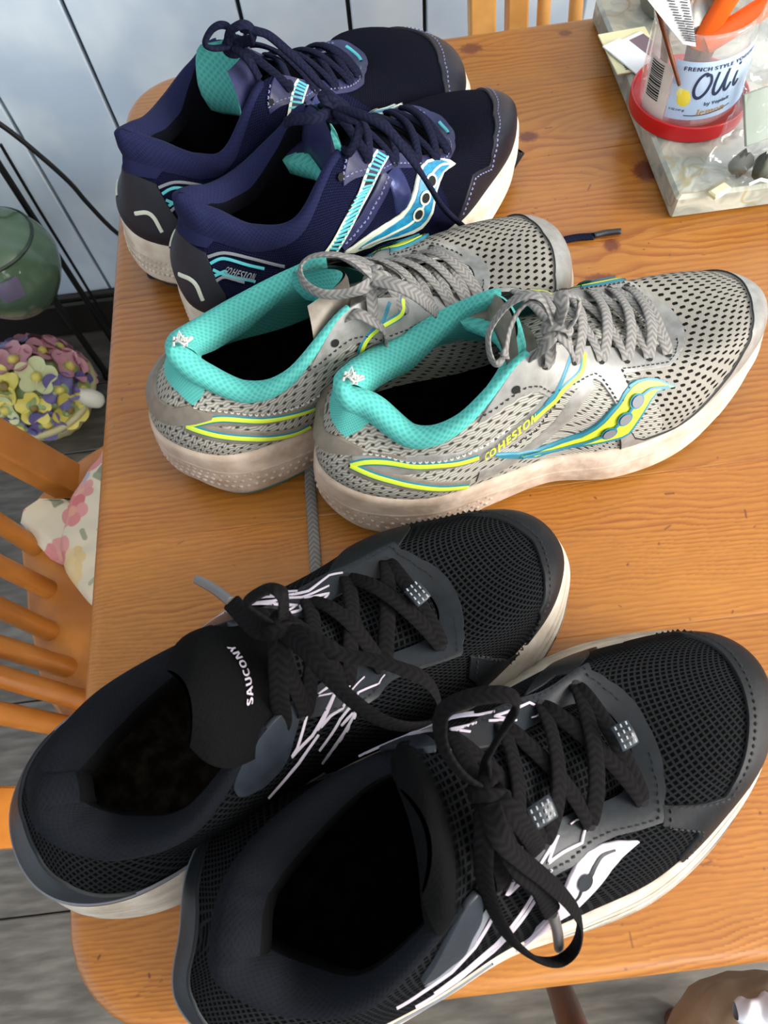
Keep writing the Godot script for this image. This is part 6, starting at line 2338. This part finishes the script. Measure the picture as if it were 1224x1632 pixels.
		"heel_counter": [[0.055, 0.44], [-0.0317, 0.673], [-0.0606, 0.635], [-0.0728, 0.484], [-0.0867, 0.333], [-0.0756, 0.038], [-0.0517, 0.025], [-0.0172, 0], [0.0111, 0.107], [0.0161, 0.321]],
		"heel_mark": [[0.0111, 0.107], [-0.0017, 0.289], [-0.0272, 0.314], [-0.0406, 0.27], [-0.0489, 0.157]],
		"heel_lines_a": [[0.93, 0.629], [0.9161, 0.667], [0.8889, 0.654]],
		"heel_lines_b": [[0.9333, 0.547], [0.9178, 0.61], [0.8944, 0.591]],
		"heel_lines_c": [[0.9322, 0.528], [0.9161, 0.572], [0.9006, 0.553]],
		"heel_lines_d": [[0.9306, 0.44], [0.9194, 0.491], [0.9067, 0.465]],
		"heel_lines_e": [[0.9294, 0.396], [0.9178, 0.453], [0.9078, 0.44]],
		"heel_tab": [[0, 0.899], [0.0061, 0.711], [-0.0006, 0.642], [-0.0361, 0.686], [-0.0622, 0.635], [-0.0911, 0.83], [-0.1167, 1], [-0.1061, 1], [-0.0861, 1], [-0.065, 0.994]],
	},
	"K2": {
		"logo_fill": [[0.3689, 0.616], [0.3617, 0.686], [0.3522, 0.717], [0.3394, 0.711], [0.325, 0.667], [0.3111, 0.597], [0.3, 0.528], [0.2906, 0.478], [0.2861, 0.421], [0.2722, 0.352], [0.2606, 0.145], [0.2711, 0.252], [0.2839, 0.327], [0.2928, 0.333], [0.3017, 0.365], [0.3117, 0.409], [0.3244, 0.465], [0.3394, 0.535], [0.3522, 0.579]],
		"logo_slit": [[0.3539, 0.648], [0.3444, 0.654], [0.3333, 0.61], [0.3239, 0.56], [0.315, 0.528], [0.3061, 0.459], [0.2994, 0.428]],
		"logo_blob": [[0.3167, 0.535]],
		"toe_guard_top": [[0.5617, 0.396], [0.5444, 0.403], [0.5289, 0.415], [0.5133, 0.434], [0.4983, 0.447], [0.4833, 0.459], [0.4678, 0.478], [0.4517, 0.491], [0.4389, 0.491], [0.4256, 0.465], [0.4206, 0.56], [0.4161, 0.679], [0.41, 0.774], [0.3889, 0.635], [0.3917, 0.535], [0.3933, 0.396], [0.3878, 0.308], [0.3783, 0.27], [0.3683, 0.233]],
		"wing": [[0.6406, 0.296], [0.6217, 0.597], [0.6083, 0.767], [0.645, 0.591], [0.6517, 0.648], [0.6683, 0.673]],
		"eyestay_low": [[0.6411, 0.642], [0.6094, 0.767], [0.5689, 0.893], [0.5383, 0.931], [0.5106, 0.925], [0.4878, 0.906], [0.4656, 0.899], [0.4444, 0.874], [0.4117, 0.792], [0.3867, 0.648], [0.3789, 0.692], [0.3672, 0.755], [0.35, 0.761], [0.3367, 0.723], [0.3183, 0.66], [0.3078, 0.629], [0.3033, 0.667]],
		"flap": [[0.2561, 1], [0.2561, 0.906], [0.2517, 0.805], [0.2439, 0.742], [0.2367, 0.673], [0.2294, 0.692], [0.2228, 0.711], [0.2189, 0.767], [0.2267, 0.824], [0.2389, 0.931], [0.2489, 0.994]],
		"vent": [[0.2394, 0.774]],
		"zig_a": [[0.3456, 0.931], [0.3522, 0.943], [0.3628, 0.931], [0.3417, 0.786], [0.3233, 0.774], [0.3044, 0.755], [0.3289, 0.887]],
		"zig_b": [[0.2994, 0.78], [0.3133, 0.824], [0.3289, 0.887]],
		"zig_c": [[0.3128, 0.918], [0.3261, 0.925]],
		"zig_d": [[0.2839, 0.849], [0.2694, 0.792], [0.2839, 0.774], [0.2889, 0.761]],
		"zig_e": [[0.3039, 0.711], [0.2889, 0.679], [0.27, 0.604], [0.25, 0.528], [0.2322, 0.516], [0.2161, 0.547]],
		"zig_f": [[0.285, 0.629], [0.2678, 0.56], [0.2467, 0.478], [0.2256, 0.472], [0.2056, 0.541]],
		"zig_g": [[0.2583, 0.761], [0.2422, 0.66], [0.2283, 0.629], [0.2156, 0.679], [0.2028, 0.711]],
		"zig_h": [[0.2856, 0.428], [0.2711, 0.358], [0.2544, 0.157]],
		"silver": [[0.2611, 0.824], [0.2461, 0.73], [0.2328, 0.648], [0.2172, 0.66]],
	},
	"K1": {
		"toe_guard_top": [[0.375, 0.264], [0.4039, 0.327], [0.4406, 0.465], [0.4567, 0.453], [0.4706, 0.447], [0.4883, 0.421], [0.5089, 0.428], [0.53, 0.403], [0.5667, 0.327], [0.6006, 0.063], [0.6128, 0], [0.6244, 0.101], [0.6217, 0.358], [0.6111, 0.579], [0.6417, 0.333], [0.6489, 0.189], [0.6517, 0.038]],
		"wing": [[0.3733, 0.264], [0.4044, 0.698], [0.4133, 0.868], [0.3789, 0.78], [0.3556, 0.767], [0.3333, 0.755]],
		"eyestay_low": [[0.3772, 0.792], [0.4161, 0.887], [0.4494, 0.925], [0.485, 0.937], [0.5178, 0.925], [0.5528, 0.887], [0.5917, 0.755], [0.6111, 0.579], [0.6417, 0.346], [0.6383, 0.497], [0.6378, 0.597], [0.6456, 0.642], [0.6583, 0.635], [0.6744, 0.604]],
		"flap": [[0.7433, 1], [0.7289, 1], [0.7272, 0.937], [0.7356, 0.868], [0.7456, 0.78], [0.7578, 0.679], [0.7672, 0.667], [0.7733, 0.698], [0.7783, 0.811], [0.7767, 0.918], [0.7678, 0.994], [0.7567, 1]],
		"vent": [[0.7644, 0.742]],
		"zig_a": [[0.7267, 0.881], [0.7494, 0.692], [0.755, 0.667], [0.7383, 0.692], [0.7006, 0.874], [0.7139, 0.925]],
		"zig_b": [[0.7128, 0.937], [0.6967, 0.943], [0.6972, 0.887]],
		"zig_c": [[0.6989, 0.874], [0.7339, 0.698], [0.72, 0.736], [0.7089, 0.736], [0.6933, 0.805], [0.6617, 0.862]],
		"zig_d": [[0.6478, 0.805], [0.6633, 0.748], [0.6861, 0.774], [0.7178, 0.673], [0.745, 0.535]],
		"zig_e": [[0.6983, 0.704], [0.7222, 0.579], [0.7361, 0.497], [0.7528, 0.384]],
		"zig_f": [[0.7356, 0.667], [0.7567, 0.572], [0.7667, 0.553], [0.7794, 0.541]],
		"zig_g": [[0.675, 0.962], [0.6622, 0.943], [0.6917, 0.824]],
		"zig_h": [[0.7078, 0.667], [0.7222, 0.623]],
	},
}

# ---------------------------------------------------------------- meshes
func place(called: String, mesh: Mesh, material: Material, parent: Node) -> MeshInstance3D:
	var o := MeshInstance3D.new()
	o.name = called
	o.mesh = mesh
	o.material_override = material
	o.cast_shadow = GeometryInstance3D.SHADOW_CASTING_SETTING_ON
	parent.add_child(o, true)
	return o

func thing(called: String, label: String, category: String, at := Vector3.ZERO, turn := 0.0, group := "") -> Node3D:
	var o := Node3D.new()
	o.name = called
	o.position = at
	o.rotation.y = turn
	add_child(o, true)
	return tag(o, label, category, group)

func tag(o: Node3D, label: String, category: String, group := "") -> Node3D:
	o.set_meta("label", label)
	o.set_meta("category", category)
	if group:
		o.set_meta("group", group)
	return o

func finish(v: PackedVector3Array, idx: PackedInt32Array, uv := PackedVector2Array(), flat := false, normals := PackedVector3Array()) -> ArrayMesh:
	var a := []
	a.resize(Mesh.ARRAY_MAX)
	if flat:
		var fv := PackedVector3Array()
		var fn := PackedVector3Array()
		var fu := PackedVector2Array()
		for i in range(0, idx.size(), 3):
			var p := v[idx[i]]
			var q := v[idx[i + 1]]
			var r := v[idx[i + 2]]
			var n := (r - p).cross(q - p).normalized()
			for k in 3:
				fv.append(v[idx[i + k]])
				fn.append(n)
				if uv.size():
					fu.append(uv[idx[i + k]])
		a[Mesh.ARRAY_VERTEX] = fv
		a[Mesh.ARRAY_NORMAL] = fn
		if uv.size():
			a[Mesh.ARRAY_TEX_UV] = fu
	else:
		if normals.is_empty():
			normals.resize(v.size())
			for i in range(0, idx.size(), 3):
				var p := v[idx[i]]
				var n := (v[idx[i + 2]] - p).cross(v[idx[i + 1]] - p)
				normals[idx[i]] += n
				normals[idx[i + 1]] += n
				normals[idx[i + 2]] += n
			for i in normals.size():
				normals[i] = normals[i].normalized() if normals[i].length_squared() > 0.0 else Vector3.UP
		a[Mesh.ARRAY_VERTEX] = v
		a[Mesh.ARRAY_NORMAL] = normals
		a[Mesh.ARRAY_INDEX] = idx
		if uv.size():
			a[Mesh.ARRAY_TEX_UV] = uv
	var m := ArrayMesh.new()
	m.add_surface_from_arrays(Mesh.PRIMITIVE_TRIANGLES, a)
	return m

# rows of points (each the same length) become a smooth sheet; flip turns its front to the other side
func sheet(rows: Array, flip := false, closed := false, uvs := []) -> ArrayMesh:
	var v := PackedVector3Array()
	var uv := PackedVector2Array()
	var idx := PackedInt32Array()
	var w: int = rows[0].size()
	for r in rows.size():
		v.append_array(rows[r])
		if uvs.size():
			uv.append_array(uvs[r])
	for r in rows.size() - 1:
		for c in (w if closed else w - 1):
			var i := r * w + c
			var j := r * w + (c + 1) % w
			if flip:
				idx.append_array([i, j, i + w, j, j + w, i + w])
			else:
				idx.append_array([i, i + w, j, j, i + w, j + w])
	return finish(v, idx, uv)

func curve(points: Array, n: int, closed := false) -> PackedVector3Array:
	var out := PackedVector3Array()
	var m := points.size()
	var last := m if closed else m - 1
	for k in (n if closed else n + 1):
		var u := float(k) / n * last
		var i := mini(int(u), last - 1)
		var f := u - i
		var p0: Vector3 = points[posmod(i - 1, m)] if closed else points[maxi(i - 1, 0)]
		var p1: Vector3 = points[i % m]
		var p2: Vector3 = points[(i + 1) % m]
		var p3: Vector3 = points[(i + 2) % m] if closed else points[mini(i + 2, m - 1)]
		out.append(0.5 * (2.0 * p1 + (p2 - p0) * f + (2.0 * p0 - 5.0 * p1 + 4.0 * p2 - p3) * f * f + (3.0 * p1 - p0 - 3.0 * p2 + p3) * f * f * f))
	return out

# a round rod along a path
func rod(path: PackedVector3Array, r0: float, r1: float, sides := 12, closed := false, caps := true) -> ArrayMesh:
	var rows := []
	var n := path.size()
	var up := Vector3.UP
	var side := Vector3.ZERO
	for i in n:
		var d := (path[(i + 1) % n] - path[posmod(i - 1, n)]) if closed else (path[mini(i + 1, n - 1)] - path[maxi(i - 1, 0)])
		d = d.normalized()
		if side == Vector3.ZERO:
			side = d.cross(Vector3.UP if absf(d.y) < 0.9 else Vector3.RIGHT).normalized()
		side = (side - d * side.dot(d)).normalized()
		up = side.cross(d)
		var r := lerpf(r0, r1, float(i) / maxi(n - 1, 1))
		var row := PackedVector3Array()
		for k in sides:
			var a := TAU * k / sides
			row.append(path[i] + (side * cos(a) + up * sin(a)) * r)
		if caps and not closed and i == 0:
			var c := PackedVector3Array()
			for k in sides:
				c.append(path[0])
			rows.append(c)
			var e := PackedVector3Array()
			for k in sides:
				e.append(path[0].lerp(row[k], 0.8) - d * r * 0.0)
			rows.append(e)
		rows.append(row)
		if caps and not closed and i == n - 1:
			var e := PackedVector3Array()
			var c := PackedVector3Array()
			for k in sides:
				e.append(path[i].lerp(row[k], 0.8))
				c.append(path[i])
			rows.append(e)
			rows.append(c)
	if closed:
		rows.append(rows[0])
	return sheet(rows, true, true)

# a surface turned about the y axis: profile of (radius, height)
func lathe(profile: Array, sides := 48, squash := Vector2.ONE) -> ArrayMesh:
	var rows := []
	var uvs := []
	for k in profile.size():
		var p: Vector2 = profile[k]
		var row := PackedVector3Array()
		var uv := PackedVector2Array()
		for i in sides + 1:
			var a := TAU * i / sides
			row.append(Vector3(cos(a) * p.x * squash.x, p.y, sin(a) * p.x * squash.y))
			uv.append(Vector2(float(i) / sides, p.y))
		rows.append(row)
		uvs.append(uv)
	return sheet(rows, false, false, uvs)

func smooth_profile(points: Array, n: int) -> Array:
	var q := []
	for p in points:
		q.append(Vector3(p.x, p.y, 0))
	var out := []
	for p in curve(q, n):
		out.append(Vector2(p.x, p.y))
	return out

# a box with bevelled edges, centred on c
func box(c: Vector3, s: Vector3, bevel := 0.002, basis := Basis.IDENTITY) -> ArrayMesh:
	var v := PackedVector3Array()
	var idx := PackedInt32Array()
	var h := s * 0.5
	var b := minf(bevel, minf(h.x, minf(h.y, h.z)) * 0.9)
	var rings := [[h.x - b, -h.y, h.z - b], [h.x, -h.y + b, h.z], [h.x, h.y - b, h.z], [h.x - b, h.y, h.z - b]]
	for r in rings:
		var x: float = r[0]
		var z: float = r[2]
		for q in [Vector3(x - b * 0.5, r[1], z), Vector3(x, r[1], z - b * 0.5), Vector3(x, r[1], -z + b * 0.5), Vector3(x - b * 0.5, r[1], -z), Vector3(-x + b * 0.5, r[1], -z), Vector3(-x, r[1], -z + b * 0.5), Vector3(-x, r[1], z - b * 0.5), Vector3(-x + b * 0.5, r[1], z)]:
			v.append(c + basis * q)
	for r in 3:
		for k in 8:
			var i := r * 8 + k
			var j := r * 8 + (k + 1) % 8
			idx.append_array([i, i + 8, j, j, i + 8, j + 8])
	for k in range(1, 7):
		idx.append_array([0, k, k + 1])
		idx.append_array([24, 24 + k + 1, 24 + k])
	return finish(v, idx, PackedVector2Array(), true)

# several meshes as one
func join(list: Array) -> ArrayMesh:
	var st := SurfaceTool.new()
	for m in list:
		st.append_from(m, 0, Transform3D.IDENTITY)
	return st.commit()

# a flat lace or strap swept along a path; up gives the side its face is turned to at each point (or one for all)
func ribbon(path: PackedVector3Array, ups: PackedVector3Array, width: float, thick: float) -> ArrayMesh:
	var rows := []
	var uvs := []
	var n := path.size()
	var run := 0.0
	for i in n:
		var d := (path[mini(i + 1, n - 1)] - path[maxi(i - 1, 0)]).normalized()
		var u := ups[mini(i, ups.size() - 1)]
		u = (u - d * u.dot(d)).normalized()
		var s := d.cross(u)
		var w := width * 0.5
		var t := thick * 0.5
		if i > 0:
			run += path[i].distance_to(path[i - 1])
		var row := PackedVector3Array()
		var uv := PackedVector2Array()
		for q in [[-1.0, 0.0], [-0.8, 0.75], [-0.35, 1.0], [0.35, 1.0], [0.8, 0.75], [1.0, 0.0], [0.8, -0.75], [0.35, -1.0], [-0.35, -1.0], [-0.8, -0.75], [-1.0, 0.0]]:
			row.append(path[i] + s * w * q[0] + u * t * q[1])
			uv.append(Vector2(run, w * q[0]))
		rows.append(row)
		uvs.append(uv)
	var a: PackedVector3Array = rows[0]
	var mid := PackedVector3Array()
	var mu := PackedVector2Array()
	for q in a.size():
		mid.append(path[0])
		mu.append(Vector2.ZERO)
	rows.push_front(mid)
	uvs.push_front(mu)
	var mid2 := PackedVector3Array()
	for q in a.size():
		mid2.append(path[n - 1])
	rows.append(mid2)
	uvs.append(mu)
	return sheet(rows, true, false, uvs)
